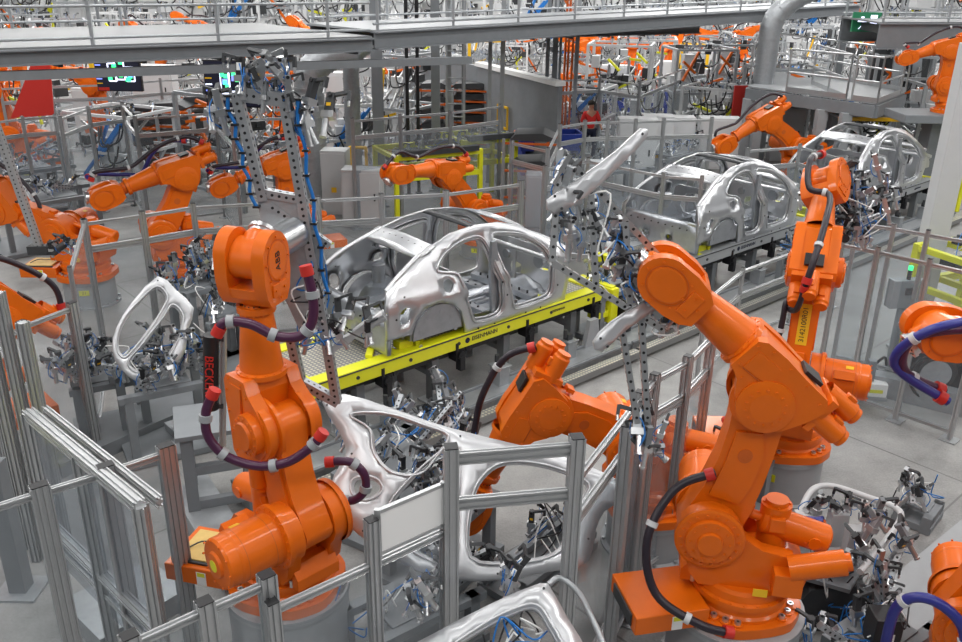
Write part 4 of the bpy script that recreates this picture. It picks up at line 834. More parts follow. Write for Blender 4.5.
fixture('tooling stand at the left behind the clear fence', P(110, 395, .5), .8, (.9, .8), 28, 6, 18)
fixture('cluttered tooling table at upper left behind the punched arm', P(45, 205, .8), 1.0, (2.2, 1.4), 29, 6, 22)
fixture('tooling bench left of the aisle', P(25, 175, .8), 1.0, (2.0, 1.4), 30, 5, 14)
fixture('gripper bench beyond the tall gripper frame', P(300, 165, .9), 1.1, (1.4, 1.0), 31, 5, 16)
fixture('tooling table below the cabinet in the middle distance', P(610, 175, .8), 1.0, (2.0, 1.2), 32, 5, 14)
fixture('tooling behind the second car', P(668, 160, .8), 1.0, (1.8, 1.2), 33, 5, 14)
fixture('tooling stand left of the pedestal of the upright robot', P(735, 470, .5), .6, (.7, .6), 34, 4, 12)
fixture('fixture beneath the far end of the nearest skid', P(600, 300, .6), .8, (.7, .7), 35, 3, 8)
fixture('tooling at the lower right below the blue hoses', P(880, 640, .4), .5, (.9, .6), 36, 4, 12)
fixture('tool plate under the ringed hoses at right', P(918, 512, .1), .2, (.45, .4), 37, 1, 4, cab=2)
fixture('fixture beside the front end of the second car', P(800, 262, .5), .7, (.9, .6), 38, 4, 10)
# tooling held by the upright robot: black clamps in front of the farthest car
w3 = f3['W'] @ Vector((.3, 0, 0)); t = thing('robot_gripper', 'dense black and steel gripper on the upright robot before the farthest car', 'gripper', w3)
n3 = Vector((0, -1, .1)).normalized(); g3 = fl_(w3, n3)
for a, c in (((806, 200), (870, 172)), ((812, 222), (872, 240)), ((822, 178), (838, 240)), ((845, 170), (862, 245)), ((806, 240), (880, 215)), ((850, 196), (896, 190))): perf_beam(MB(), g3(*a)-w3, g3(*c)-w3, .05, .05, .06, 'galv').build('beam', t); clamps_on(t, g3(*a)-w3, g3(*c)-w3, 6, a[0], .22)
b = MB('black').cyl(g3(829, 197)-w3, g3(829, 197)-w3+V(0, -.2, 0), .06, n=16).cyl(g3(839, 234)-w3, g3(839, 234)-w3+V(0, -.2, 0), .05, n=16); b.build('suction_cup', t)
b = MB('galv').bar(g3(808, 212)-w3, g3(822, 212)-w3, .15, .15).bar(V(0, 0, 0), g3(825, 210)-w3, .12, .12); b.build('tool_changer', t)
rnd_cables(t, g3(806, 180)-w3, g3(870, 235)-w3, 18, 91, .3)
# frame gripper of the large robot (it is swinging in the photograph)
w2 = f2['W'] @ Vector((.3, 0, 0)); n2 = Vector((.35, -1, .25)).normalized(); g2 = fl_(w2, n2)
t = thing('robot_gripper', 'pale lattice gripper frame swung up from the large robot toward the upper middle', 'gripper', w2)
for a, c in (((664, 330), (552, 262)), ((690, 290), (560, 150)), ((552, 262), (560, 150)), ((630, 310), (625, 222)), ((596, 288), (590, 182)), ((664, 330), (690, 290)), ((640, 300), (648, 432)), ((622, 330), (640, 440))): perf_beam(MB(), g2(*a)-w2, g2(*c)-w2, .045, .045, .07, 'alu').build('beam', t)
b = MB('galv').bar(V(0, 0, 0), g2(664, 312)-w2, .14, .14); b.build('tool_changer', t)
for i, (a, c) in enumerate((((640, 425), (655, 448)), ((565, 175), (580, 250)), ((600, 200), (640, 300)), ((650, 300), (676, 320)))): clamps_on(t, g2(*a)-w2, g2(*c)-w2, 6, 60+i, .16)
rnd_cables(t, g2(570, 200)-w2, g2(680, 320)-w2, 9, 61, .2)
pressed('pillar_pressing', 'slim pale pressed rail carried low in the swung gripper frame', 'car panel', w2+n2*.06, n2, [(594, 342), (612, 322), (648, 300), (684, 284), (690, 291), (656, 310), (624, 332), (602, 352)], [], .03, .06, 'pressing', .0)
pressed('pillar_pressing', 'slim pale pressed rail carried high in the swung gripper frame', 'car panel', w2+n2*.06, n2, [(548, 200), (580, 178), (618, 150), (642, 128), (648, 136), (624, 162), (590, 194), (556, 214)], [], .03, .06, 'pressing', .0)
# lower left punched arm crossing in front of the left bench
t = thing('robot_gripper', 'punched alloy gripper arm slanting down at the upper left edge', 'gripper', P(40, 248, 1.7)); o = t.location.copy(); q1_ = onplane(-6, 120, o, Vector((.1, -1, 0))); perf_beam(MB(), q1_-o, V(0, 0, 0), .09, .09, .06, 'alu').build('beam', t)
MB('dark').box((.05, 0, -.02), (.4, .16, .12)).cyl((.1, -.1, 0), (.1, .12, 0), .06, n=14).cyl((.3, -.08, .02), (.42, -.05, .1), .05, n=12).build('nut_runner', t); clamps_on(t, V(.1, 0, 0), V(.6, 0, .08), 4, 71, .12)
# ---------------------------------------------------------------- floor plinths, kerbs, cabinets
def kerb(label, pts, h, w_=None, m='grey_mid', closed=True):
    P_ = [P(*q, h) for q in pts]; t = MB(m).prism([tuple(p.xy) for p in P_], 0, h, 'xy').build('plinth', None, .01); return tag(t, label, 'plinth')
kerb('low blue-grey steel plinth in the bottom right corner', [(790, 700), (835, 640), (900, 570), (1000, 488), (1100, 520), (1000, 760)], .14, m='grey_mid')
kerb('galvanised plinth left of the left robot', [(172, 492), (205, 470), (262, 560), (228, 585)], .25, m='galv')
kerb('raised galvanised plinth seen through the lower left fence', [(60, 600), (150, 560), (188, 588), (100, 640)], .2, m='galv')
kerb('grey plinth behind the left fence posts', [(40, 440), (210, 375), (225, 392), (60, 465)], .18, m='grey')
def wallkerb(label, pts, h):
    t = thing('steel_kerb', label, 'kerb', P(*pts[0])); o = t.location.copy(); 
    for a, c in zip(pts, pts[1:]): MB('galv').bar(P(*a)-o+V(0, 0, h/2), P(*c)-o+V(0, 0, h/2), .05, h, V(0, 0, 1)).bar(P(*a)-o+V(.0, 0.09, h), P(*c)-o+V(.0, .09, h), .22, .02, V(0, 0, 1)).build('segment', t)
wallkerb('grey upright steel kerb bordering the clear floor at right', [(792, 440), (868, 394), (905, 402), (990, 424)], .3)
# steel stand behind left robot
p = P(225, 510); t = thing('machine_stand', 'grey steel stand with cross bars behind the left robot', 'stand', p, R(20))
for x in (-.3, .3):
    for y in (-.25, .25): MB('grey').box((x, y, .55), (.12, .12, 1.1)).build('leg', t, .006)
MB('grey').box((0, -.25, .3), (.6, .08, .1)).build('cross_bar', t, .004); MB('grey').box((0, -.25, .7), (.6, .08, .1)).build('cross_bar', t, .004); MB('grey').box((0, 0, 1.12), (.8, .7, .05)).build('top_plate', t, .004)
p = P(22, 590); t = thing('post_stand', 'square grey post on a floor plate in the lower left corner', 'post', p); MB('grey').box((0, 0, .7), (.16, .16, 1.4)).build('post', t, .008); MB('galv').box((0, 0, .012), (.4, .36, .025)).build('foot_plate', t); 
b = MB('yellow').box((-.12, -.1, 1.35), (.1, .08, .4)).box((-.05, -.12, 1.5), (.3, .06, .08)).box((-.15, -.1, 1.15), (.2, .08, .06)); b.build('bracket', t, label='yellow bracket')
# end effector trolley with tube frame at lower right
o = P(850, 560, .0); t = thing('tool_rack', 'tool rack ringed by a bent grey tube on the clear floor at right', 'tool rack', o); z = .75
ring = [P(*q, z)-o for q in ((800, 512), (812, 490), (832, 486), (870, 498), (896, 508), (900, 520), (880, 548), (860, 572))]; MB('grey_light').tube(ring, .03, 10, 6).build('guard_tube', t)
MB('grey').prism([tuple((P(*q, .55)-o).xy) for q in ((780, 570), (800, 545), (868, 560), (850, 590))], .51, .55, 'xy').build('table', t, .006)
for q in ((790, 566), (850, 580), (860, 562)): e = P(*q, .5)-o; MB('grey').box((e.x, e.y, .26), (.08, .08, .52)).build('leg', t)
for (px, py, hh, sd) in ((800, 540, .25, 1), (832, 548, .35, 2), (850, 560, .3, 3)):
    e = P(px, py, .55)-o; MB('grey_light').box((e.x, e.y, .60+hh/2), (.16, .12, hh)).build('tool_block', t, .006); clamps_on(t, V(e.x, e.y, .65+hh), V(e.x+.1, e.y, .7+hh), 2, sd, .1)
perf_beam(MB(), P(846, 572, .6)-o, P(884, 508, 1.1)-o, .06, .05, .06, 'galv').build('beam', t); clamps_on(t, P(846, 572, .65)-o, P(884, 508, 1.15)-o, 4, 13, .06)
for (px, py) in ((808, 524), (812, 538)):
    e = P(px, py, .9)-o; MB('hose_blue').cyl(e, e+V(.12, -.05, .05), .06, n=14).box(e, (.12, .1, .1)).use('orange').cyl(e+V(.12, -.05, .05), e+V(.13, -.055, .055), .03, n=10).build('blue_gripper_motor', t, label='blue motor housing')
rnd_cables(t, P(790, 570, .6)-o, P(850, 575, .6)-o, 6, 17, .2)
p = P(816, 612); t = thing('cable_drum_box', 'clear-wrapped black tool unit on the plinth beside the large robot', 'tool unit', p); b = MB('dark').prism([(-.3, 0), (.35, 0), (.42, .3), (.2, .5), (-.2, .45), (-.35, .2)], -.25, .25); b.build('body', t, .03); clamps_on(t, V(-.2, 0, .45), V(.3, 0, .35), 5, 81, .2); rnd_cables(t, V(-.3, -.3, .2), V(.4, -.2, .3), 12, 82, .25)
p = P(868, 690); t = thing('junction_box', 'black junction box with white label at the bottom right', 'box', p); MB('black').box((0, 0, .55), (.22, .2, .5)).build('case', t, .008); MB('white').box((.0, -.103, .6), (.1, .004, .14)).build('label_plate', t, label='white sticker'); MB('grey').box((0, 0, .15), (.1, .1, .3)).build('stand', t)
# white box and drain by the kerb
p = P(872, 397); t = thing('control_box', 'white box with yellow label in front of the kerb at right', 'box', p, R(-8)); MB('white').box((0, 0, .15), (.3, .22, .2)).build('case', t, .015); MB('yellow').box((0, -.112, .14), (.18, .004, .05)).build('label_plate', t, label='yellow sticker'); MB('grey').box((-.08, .02, .4), (.1, .1, .3)).build('post', t); MB('black').tube([(-.05, 0, .5), (.05, -.02, .62), (.1, 0, .5)], .02, 8, 5).build('cable', t); MB('grey_mid').box((0, 0, .025), (.32, .24, .05)).build('foot_plate', t)
# kiosk
p = P(888, 372); t = thing('operator_panel', 'grey operator panel on a pole with a green lamp behind the right fence', 'control panel', p, R(8)); MB('grey_mid').cyl((0, 0, 0), (0, 0, 1.1), .06, n=14).build('pole', t); MB('grey_mid').box((0, 0, 1.25), (.48, .16, .42)).build('cabinet', t, .01); MB('black').cyl((0, -.02, 1.46), (0, -.02, 1.6), .03, n=12).build('lamp_base', t); MB('lit_green').cyl((0, -.02, 1.6), (0, -.02, 1.66), .034, n=12).build('lamp', t, label='lit green lamp'); MB('dark').box((0, -.09, 1.3), (.1, .02, .1)).build('screen', t); MB('grey').box((0, 0, .02), (.3, .3, .04)).build('foot_plate', t)
# wire feeder machine
p = P(925, 392); t = thing('wire_feeder', 'dark machine with a big black cable coil under a steel tray at right', 'machine', p, R(-10)); MB('dark').box((0, 0, .42), (.75, .6, .8)).build('body', t, .02); MB('galv').box((.05, -.05, .88), (1.0, .75, .05)).build('tray', t, .01); b = MB('black')
for k in range(7): b.tube([V(-.05+.30*math.cos(a)*(1+.03*k), -.34-.02*k, .45+.30*math.sin(a)*(1+.03*k)) for a in [i*2*math.pi/24 for i in range(24)]], .018, 6, closed=True)
b.build('coil', t); MB('galv').cyl((-.05, -.38, .45), (-.05, -.3, .45), .2, n=24).build('reel', t); MB('black').box((.2, -.1, 1.0), (.25, .2, .2)).build('feed_unit', t, .02); MB('green').cyl((.3, -.2, 1.02), (.9, -.1, 1.15), .04, n=12).build('pipe', t, label='green pipe')
# yellow fixtures
def yframe(label, p, yaw, w_, d, h, seed, m='yellow', nm='fixture'):
    t = thing(nm, label, 'fixture', p, yaw); 
    for x in (-w_/2, w_/2):
        for y in (-d/2, d/2): MB(m).box((x, y, h/2), (.10, .10, h)).build('leg', t, .008)
    b = MB(m)
    for z in (h, h*.68):
        for y in (-d/2, d/2): b.box((0, y, z), (w_+.1, .1, .12))
        for x in (-w_/2, 0, w_/2): b.box((x, 0, z), (.09, d, .09))
    b.build('frame', t, .008); b = MB('dark').box((0, -d/2-.08, h+.10), (w_*.9, .16, .12)).box((0, 0, h-.12), (w_*.95, .25, .1)).box((w_*.2, d*.3, h+.08), (w_*.5, .16, .1)); b.build('conveyor_track', t)
    clamps_on(t, V(-w_/2, -d/2, h+.05), V(w_/2, d/2, h+.05), 6, seed, .3); rnd_cables(t, V(-w_/2, 0, h), V(w_/2, 0, h), 6, seed, .3); return t
yframe('yellow transfer frame with dark track in front of the lift posts', P(428, 212), LYAW-.25, 2.1, 1.3, 1.5, 51); yframe('second yellow transfer frame to the right, nearer the ladder', P(478, 200), LYAW-.25, 1.4, 1.2, 1.6, 52)
yframe('yellow welding frame at the right edge above the cable coil', P(950, 362), R(25), 1.2, 1.0, 1.75, 53)
yframe('yellow press frame beyond the farthest car at the right edge', P(955, 205), R(20), 1.0, 1.0, 2.4, 54)
b = MB('amber').tube([P(352, 205)+V(0, 0, 0), P(352, 205)+V(0, 0, 1.3), P(352, 205)+V(.08, 0, 1.4), P(366, 205)+V(0, 0, 1.4), P(368, 205)+V(0, 0, 1.3), P(368, 205)], .04, 10, 3); tag(b.build('guard_hoop'), 'yellow guard hoop standing left of the yellow frames', 'guard rail')
# cabinets
def cabinet(label, px, py, w_, h, d=.5, m='grey_light', feat=0, z=0.0, yaw=None, group=None, legs=0):
    p = P(px, py, 0); t = thing('electric_cabinet', label, 'cabinet', p, R(-4) if yaw is None else yaw, group)
    MB(m).box((0, 0, legs+h/2), (w_, d, h)).build('case', t, .012); MB(m).box((0, -d/2-.012, legs+h/2), (w_*.92, .024, h*.92)).build('door', t, .006); MB('black').box((w_*.33, -d/2-.035, legs+h*.55), (.035, .03, .16)).build('handle', t)
    if feat & 1: MB('screen').box((-w_*.1, -d/2-.03, legs+h*.75), (w_*.35, .012, h*.16)).build('display', t)
    if feat & 2: MB('amber').box((0, -d/2-.028, legs+h*.4), (.12, .008, .12)).build('warning_sticker', t, label='yellow sticker')
    if feat & 4: MB('white').box((-w_*.1, -d/2-.028, legs+h*.6), (w_*.3, .006, h*.2)).build('paper', t, label='white sheet of paper')
    if legs: MB('grey').box((-w_*.4, 0, legs/2), (.08, d*.8, legs)).box((w_*.4, 0, legs/2), (.08, d*.8, legs)).build('legs', t)
    if not legs: MB('dark').box((0, 0, .04), (w_*.98, d*.98, .08)).build('base', t)
    return t
for lab, px, py, w_, h, lg, ft in (
    ('tall light cabinet at the left of the row behind the second car', 632, 190, 1.0, 1.9, 0, 0), ('light cabinet with yellow lamp right of the tall one', 652, 186, .8, 1.7, .2, 2), ('wide pale cabinet beside the person in red', 668, 182, 1.1, 1.5, .3, 0),
    ('rounded pale cabinet with handle right of the person', 713, 178, 1.1, 1.4, .3, 4), ('low pale cabinet under the red upright panel', 728, 165, .8, .9, .2, 0), ('white machine cabinet with screen above the blue bins', 612, 110, 1.3, 1.8, 0, 1),
    ('white double cabinet with round gauges at upper right', 702, 102, 1.5, 1.3, .9, 0), ('pale cabinet high in the distance beyond the yellow door', 668, 104, .9, 1.6, .2, 4), ('grey cabinet at the upper left behind the fence', 163, 146, 1.3, 1.6, .9, 0), ('white paper-covered panel post at upper left', 95, 150, .7, 1.9, 0, 4),
    ('narrow cabinet beside the yellow guard hoop', 338, 212, .6, 1.5, 0, 2), ('grey cabinet left of the yellow transfer frames', 365, 225, .9, 1.3, 0, 0), ('pale cabinet under the raised platform', 782, 160, .9, 1.6, .0, 2), ('pale cabinet far behind the hanging robot', 915, 140, 1.2, 2.0, 0, 1),
    ('light cabinet in the distance left of the ducts', 220, 92, 1.4, 2.2, 0, 1), ('grey cabinet in the distance beneath the dark screen', 118, 112, 1.0, 1.8, 0, 0), ('pale distant cabinet right of the thick column', 395, 148, 1.2, 1.8, 0, 0), ('distant grey cabinet between the ducts', 335, 140, 1.2, 2.2, 0, 4), ('small cabinet behind the rear fence near the swinging robot', 540, 225, .7, 1.2, .0, 0), ('grey cabinet behind the rear fence right of the nearest car', 580, 215, .9, 1.3, 0, 2)):
    cabinet(lab, px, py, w_, h, feat=ft, legs=lg)
for px in (695, 707): p = P(px, 102)+V(0, -.3, 1.55); tag(MB('green').cyl(p, p+V(0, -.05, 0), .20, n=20).use('white').cyl(p+V(0, -.05, 0), p+V(0, -.06, 0), .15, n=20).build('gauge'), ('left' if px < 700 else 'right')+' round gauge on the white double cabinet', 'gauge')
# grey enclosure with the yellow framed window
A = P(478, 150); B = P(556, 185); t = thing('enclosure', 'long grey enclosure wall with pale top edge and yellow framed hatch', 'enclosure', A); D_ = B-A; H_ = 2.6
MB('grey').bar(V(0, 0, H_/2), D_+V(0, 0, H_/2), .12, H_, V(0, 0, 1)).bar(V(0, 0, H_/2), V(-3, 5, H_/2), .12, H_, V(0, 0, 1)).build('wall_panel', t); MB('white').bar(V(0, 0, H_+.06), D_+V(0, 0, H_+.06), .3, .12, V(0, 0, 1)).build('top_edge', t)
c = D_*.38+V(-.1, -.12, 1.35); u = D_.normalized(); b = MB('amber')
for s_ in (-.32, .32): b.bar(c+u*s_+V(0, 0, -.3), c+u*s_+V(0, 0, .3), .05, .06); b.bar(c-u*.34+V(0, 0, s_*.95), c+u*.34+V(0, 0, s_*.95), .05, .06, V(0, 0, 1))
b.build('hatch_frame', t, label='yellow hatch frame')
# red banner
A = P(10, 120, 1.9); n_ = Vector((0, -1, 0)); q = [onplane(x, y, A, n_)-A for x, y in ((11, 118), (32, 62), (50, 62), (54, 115))]
b = MB('red').add([v+V(0, .015, 0) for v in q]+[v-V(0, .015, 0) for v in q], [(0, 1, 2, 3), (7, 6, 5, 4)]+[(i, (i+1) % 4, (i+1) % 4+4, i+4) for i in range(4)]); bn = b.build('banner'); bn.location = A; tag(bn, 'large red tapering panel hanging at the upper left', 'banner')
p = P(738, 158); t = thing('red_panel', 'red upright panel left of the raised platform', 'panel', p); MB('red').box((0, 0, 1.25), (.75, .12, 1.9)).build('panel', t, .01); MB('grey').box((-.3, 0, .15), (.08, .08, .3)).box((.3, 0, .15), (.08, .08, .3)).build('feet', t); MB('white').box((.1, -.064, 1.9), (.2, .006, .16)).build('label_plate', t, label='white label')
# screens
def screen(label, px, py, z, w_, h, seed, yaw=0):
    p = P(px, py, z); t = thing('display_screen', label, 'screen', p, yaw); r = random.Random(seed)
    MB('black').box((0, .05, 0), (w_, .1, h)).build('housing', t, .01); MB('screen').box((0, -.005, 0), (w_*.96, .01, h*.94)).build('panel', t)
    b = MB('lit_white')
    for (x, z_, a, c) in ((-.12, .05, .16, .5), (.05, .12, .2, .55), (.27, 0, .18, .4)):
        x *= w_; z_ *= h; a *= w_; c *= h
        b.use('lit_white')
        for s_ in (-1, 1): b.box((x+s_*a/2, -.014, z_), (.03, .008, c)).box((x, -.014, z_+s_*c/2), (a, .008, .03))
        b.use('lit_green')
        for k in range(5): b.box((x+r.uniform(-.4, .4)*a, -.016, z_+r.uniform(-.4, .4)*c), (.09, .008, .09))
        b.use('lit_blue').box((x, -.016, z_), (.12, .008, .12))
    for k in range(6): b.use(('lit_white', 'lit_blue', 'amber')[k % 3]).box((-.42*w_, -.014, (.38-.13*k)*h), (.12*w_, .008, .03*h))
    b.use('red').box((-.35*w_, -.014, -.43*h), (.24*w_, .008, .09*h)); b.build('plan_graphic', t, label='glowing outlines and green dots')
    for s_ in (-.3, .3): MB('grey').box((s_*w_, .1, 4.4-z+h*.0), (.05, .05, 1.2)).build('hanger', t)
screen('dark hanging display with glowing plan outlines and green dots, nearest the gripper frame', 232, 84, 2.9, 1.25, 1.05, 1); screen('dark hanging display with blue outlines farther left under the walkway', 118, 74, 3.15, 1.0, .75, 2)
p = P(866, 22, 4.2); t = thing('exit_sign', 'green hanging exit sign with white figure at upper right', 'sign', p); MB('green').box((0, 0, 0), (.75, .08, .5)).build('panel', t); b = MB('lit_white').box((.18, -.045, 0), (.18, .01, .36)).box((-.12, -.045, .1), (.08, .01, .08)).bar((-.12, -.045, .05), (-.1, -.045, -.06), .05, .01).bar((-.1, -.045, -.06), (-.2, -.045, -.18), .04, .01).bar((-.1, -.045, -.06), (-.0, -.045, -.17), .04, .01).box((-.12, -.045, .02), (.24, .01, .035)); b.build('symbol', t, label='white running figure and door'); MB('grey').box((0, 0, 1.2), (.03, .03, 1.9)).build('hanger', t)
p = onplane(110, 11, V(0, 84.2, 0), V(0, 1, 0)); t = thing('exit_sign', 'small green lit exit sign on the far wall above the upper left walkway', 'sign', p); MB('dark').box((0, 0.3, 0), (1.6, .5, 1.0)).build('housing', t); MB('lit_green').box((.1, 0, 0), (.7, .06, .5)).build('symbol', t, label='lit green square')
# yellow door frames
for lab, px, py, w_, h in (('yellow door frame in the fence at upper left', 127, 140, 1.6, 3.0), ('yellow door frame beyond the lift posts', 485, 112, 1.3, 2.8), ('yellow door frame beside the cabinets at upper right', 689, 107, 1.1, 2.6)):
    p = P(px, py); t = thing('door_frame', lab, 'door frame', p); 
    for x in (-w_/2, w_/2): MB('amber').box((x, 0, h/2), (.12, .12, h)).build('post', t)
    MB('amber').box((0, 0, h-.06), (w_, .12, .12)).build('lintel', t); MB('mesh').box((0, 0, h*.45), (w_*.9, .02, h*.8)).build('pane', t)
# bins
for i, (px, py) in enumerate(((618, 116), (630, 115), (642, 113), (652, 112))):
    p = P(px, py); t = thing('storage_bin', ('blue bin at the left end of the row above the person', 'blue bin second from the left in the row', 'blue bin third from the left in the row', 'blue bin at the right end of the row nearest the yellow door frame')[i], 'bin', p, R(5), 'blue bins in the upper middle'); b = MB('blue')
    for x in (-.55, .55): b.box((x, 0, .55), (.06, .9, .6))
    for y in (-.42, .42): b.box((0, y, .55), (1.1, .06, .6))
    b.box((0, 0, .25), (1.1, .9, .06)).box((-.45, -.35, .12), (.12, .12, .24)).box((.45, -.35, .12), (.12, .12, .24)).box((0, .35, .12), (1, .12, .24)); b.build('tub', t, .01); MB('white').box((.2, -.46, .6), (.25, .01, .25)).build('label_plate', t, label='white card')
p = P(548, 172); t = thing('storage_bin', 'blue stillage bin left of the fence under the pale enclosure', 'bin', p, R(8)); MB('blue').box((0, 0, .75), (1.8, .9, .12)).box((0, -.42, .95), (1.8, .06, .4)).box((0, .42, .95), (1.8, .06, .4)).box((-.88, 0, .95), (.06, .9, .4)).box((.88, 0, .95), (.06, .9, .4)).build('tub', t, .01); MB('blue').box((-.8, 0, .35), (.1, .8, .7)).box((.8, 0, .35), (.1, .8, .7)).build('legs', t)
# racks with dark parts on orange arms
def rack(label, px, py, w_, h, n, seed, yaw=0, group=None):
    p = P(px, py); t = thing('part_rack', label, 'rack', p, R(-6)+yaw, group); r = random.Random(seed)
    for x in (-w_/2, w_/2):
        for y in (-.5, .5): MB('galv').box((x, y, h/2), (.07, .07, h)).build('post', t)
    b = MB('orange_dark'); c = MB('dark'); e = MB('orange')
    for k in range(n):
        z = .3+(h-.4)*k/(n-1)
        for x in (-w_*.35, w_*.3): b.bar((x, -.6, z), (x, .6, z+.1), .06, .05)
        b.bar((-w_/2, -.5, z), (w_/2, -.5, z), .05, .05, V(0, 0, 1)).bar((-w_/2, .5, z), (w_/2, .5, z), .05, .05, V(0, 0, 1)); c.prism(arc(0, z+.02, w_*.36, 0, 180, 8) if False else [(-w_*.4, z+.06), (-w_*.3, z+.2), (w_*.2, z+.24), (w_*.42, z+.12), (w_*.3, z+.05)], -.45, .45)
    b.build('arms', t); c.build('stored_pressings', t)
for lab, px, py, w_, h, n, sd in (('rack with orange arms beside the aisle at upper left', 150, 178, 1.3, 1.9, 5, 1), ('second orange-armed rack right of the first', 182, 176, 1.3, 1.9, 5, 2), ('third orange-armed rack, nearest the gripper frame', 212, 172, 1.2, 2.0, 5, 3), ('dark part rack behind the left lift post', 436, 150, 1.2, 2.0, 5, 4), ('dark part rack with red edges right of the ladder', 472, 150, 1.6, 2.0, 6, 5), ('rack of brown rods left of the fence in the middle distance', 530, 205, 1.3, 1.7, 3, 6)): rack(lab, px, py, w_, h, n, sd)
# person in the red shirt
p = P(588, 160); t = thing('person', 'person in a red shirt and dark trousers standing beyond the fence and cabinets', 'person', p, R(200))
def skin(name, joints, edges, m, parent, sub=2):
    me = bpy.data.meshes.new(name); me.from_pydata([j[:3] for j in joints], edges, []); o = bpy.data.objects.new(name, me); COL.objects.link(o); o.parent = parent; md = o.modifiers.new('s', 'SKIN'); me.materials.append(MATS[m]) 
    for i, j in enumerate(joints): me.skin_vertices[0].data[i].radius = (j[3], j[4] if len(j) > 4 else j[3])
    me.skin_vertices[0].data[0].use_root = True; o.modifiers.new('u', 'SUBSURF').levels = sub; o.modifiers['u'].render_levels = sub; return o
def skin_safe(name, joints, edges, m, parent):
    me = bpy.data.meshes.new(name); me.from_pydata([j[:3] for j in joints], edges, []); o = bpy.data.objects.new(name, me); COL.objects.link(o); o.modifiers.new('s', 'SKIN')
    if not me.skin_vertices: me.attributes.new('skin', 'FLOAT', 'POINT')
    return o
J = [(0, 0, .95, .13, .10), (0, 0, 1.15, .12, .09), (0, 0, 1.38, .16, .10), (0, 0, 1.50, .06, .06), (0, .02, 1.60, .075, .08), (0, .03, 1.70, .08, .09), (-.19, 0, 1.42, .055), (-.26, .10, 1.16, .042), (-.24, .28, 1.0, .03), (-.23, .35, .96, .03), (.19, 0, 1.42, .055), (.27, -.04, 1.14, .042), (.26, .12, .94, .03), (.25, .18, .90, .03), (-.10, 0, .88, .09), (-.10, .16, .50, .06), (-.10, .10, .10, .045), (-.10, .24, .05, .04), (.10, 0, .88, .09), (.10, -.10, .50, .06), (.10, -.30, .14, .045), (.10, -.20, .05, .04)]
E_ = [(0, 1), (1, 2), (2, 3), (3, 4), (4, 5), (2, 6), (6, 7), (7, 8), (8, 9), (2, 10), (10, 11), (11, 12), (12, 13), (0, 14), (14, 15), (15, 16), (16, 17), (0, 18), (18, 19), (19, 20), (20, 21)]
def body(name, idx, grow, m):
    import bmesh
    bm_ = bmesh.new(); L_ = bm_.verts.layers.skin.verify(); mp_ = {}
    for i in idx:
        j = J[i]; v = bm_.verts.new(j[:3]); v[L_].radius = (j[3]+grow, (j[4] if len(j) > 4 else j[3])+grow); v[L_].use_root = (i == idx[0]); mp_[i] = v
    for a_, c_ in E_:
        if a_ in mp_ and c_ in mp_: bm_.edges.new((mp_[a_], mp_[c_]))
    me = bpy.data.meshes.new(name); bm_.to_mesh(me); bm_.free(); me.materials.append(MATS[m]); o = bpy.data.objects.new(name, me); COL.objects.link(o); o.parent = t; o.modifiers.new('s', 'SKIN').use_smooth_shade = True; u = o.modifiers.new('u', 'SUBSURF'); u.levels = 2; u.render_levels = 2; return o
body('body', list(range(22)), 0, 'skin'); body('shirt', [1, 2, 0, 6, 7, 10, 11], .022, 'red_shirt'); body('trousers', [0, 14, 15, 16, 18, 19, 20], .02, 'navy')
MB('hair').lathe((0, .01, 1.66), (0, -.15, 1), [(.105, 0), (.11, .05), (.09, .11), (.04, .14), (0, .145)], 16).build('hair', t); b = MB('skin').lathe((0, .12, 1.64), (0, 1, -.2), [(.02, 0), (.012, .03), (0, .035)], 8); b.use('black').cyl((-.035, .115, 1.67), (-.035, .125, 1.67), .01, n=6).cyl((.035, .115, 1.67), (.035, .125, 1.67), .01, n=6).use('red').box((0, .118, 1.59), (.05, .01, .01)); b.build('face', t); MB('black').box((-.10, .20, .04), (.1, .27, .08)).build('shoe', t, .02); MB('black').box((.10, -.22, .04), (.1, .27, .08)).build('shoe', t, .02)

# ---------------------------------------------------------------- distant robots and the crowd of fixtures beyond
names = [(20, 112, -5, 0, 5, 'orange robot at the upper left edge behind the red banner'), (88, 96, 160, 15, 10, 'orange robot under the walkway right of the red banner'), (172, 98, 170, 0, 25, 'orange robot under the walkway right of the blue-lined screen'), (30, 165, 200, 10, -30, 'orange robot with white tool low at the upper left'), (262, 100, 175, 5, 15, 'orange robot beyond the top of the gripper frame'), (285, 135, 160, -5, 30, 'orange robot just right of the gripper frame top'), (216, 72, 190, 0, 20, 'distant orange robot between the two screens'),
    (566, 100, 10, 10, 10, 'orange robot left of the pale post in the upper middle'), (602, 92, 175, 5, 5, 'orange robot with horizontal arm in the upper middle'), (632, 88, 185, -10, 30, 'orange robot right of the one with a horizontal arm'), (660, 90, 20, 10, 40, 'orange robot leaning upright at the upper right of the bins'), (706, 78, 175, 0, 8, 'distant orange robot with yellow tool at upper right'), (735, 76, 10, 0, 15, 'distant orange robot left of the large duct'), (800, 176, 200, 55, -30, 'orange robot curled up beneath the raised platform'), (116, 158, 170, 0, 10, 'orange robot by the aisle behind the clear fence'), (330, 92, 170, 0, 30, 'distant orange robot between the air ducts')]
for i, (px, py, yaw, q2, q3, lab) in enumerate(names):
    place(lab, px, py, .35, yaw, (0, q2, q3, 0, 20), 1.05, far=True, hoses=[HOSE_R])
# hanging robot on the high platform at right
p = P(948, 112, 2.3); robot('orange robot curled on the high platform at the upper right edge', p, 172, (0, 1, -21, 0, 60), .82, la=.96, fa=1.19, hoses=[HOSE_R, HOSE_L]); tag(MB('grey').box((p.x, p.y, 2.2), (2.6, 1.2, .2)).box((p.x-.1, p.y+.2, 1.05), (.5, .5, 2.1)).build('robot_plinth', None, .02), 'T-shaped grey plinth under the robot at the upper right edge', 'plinth')

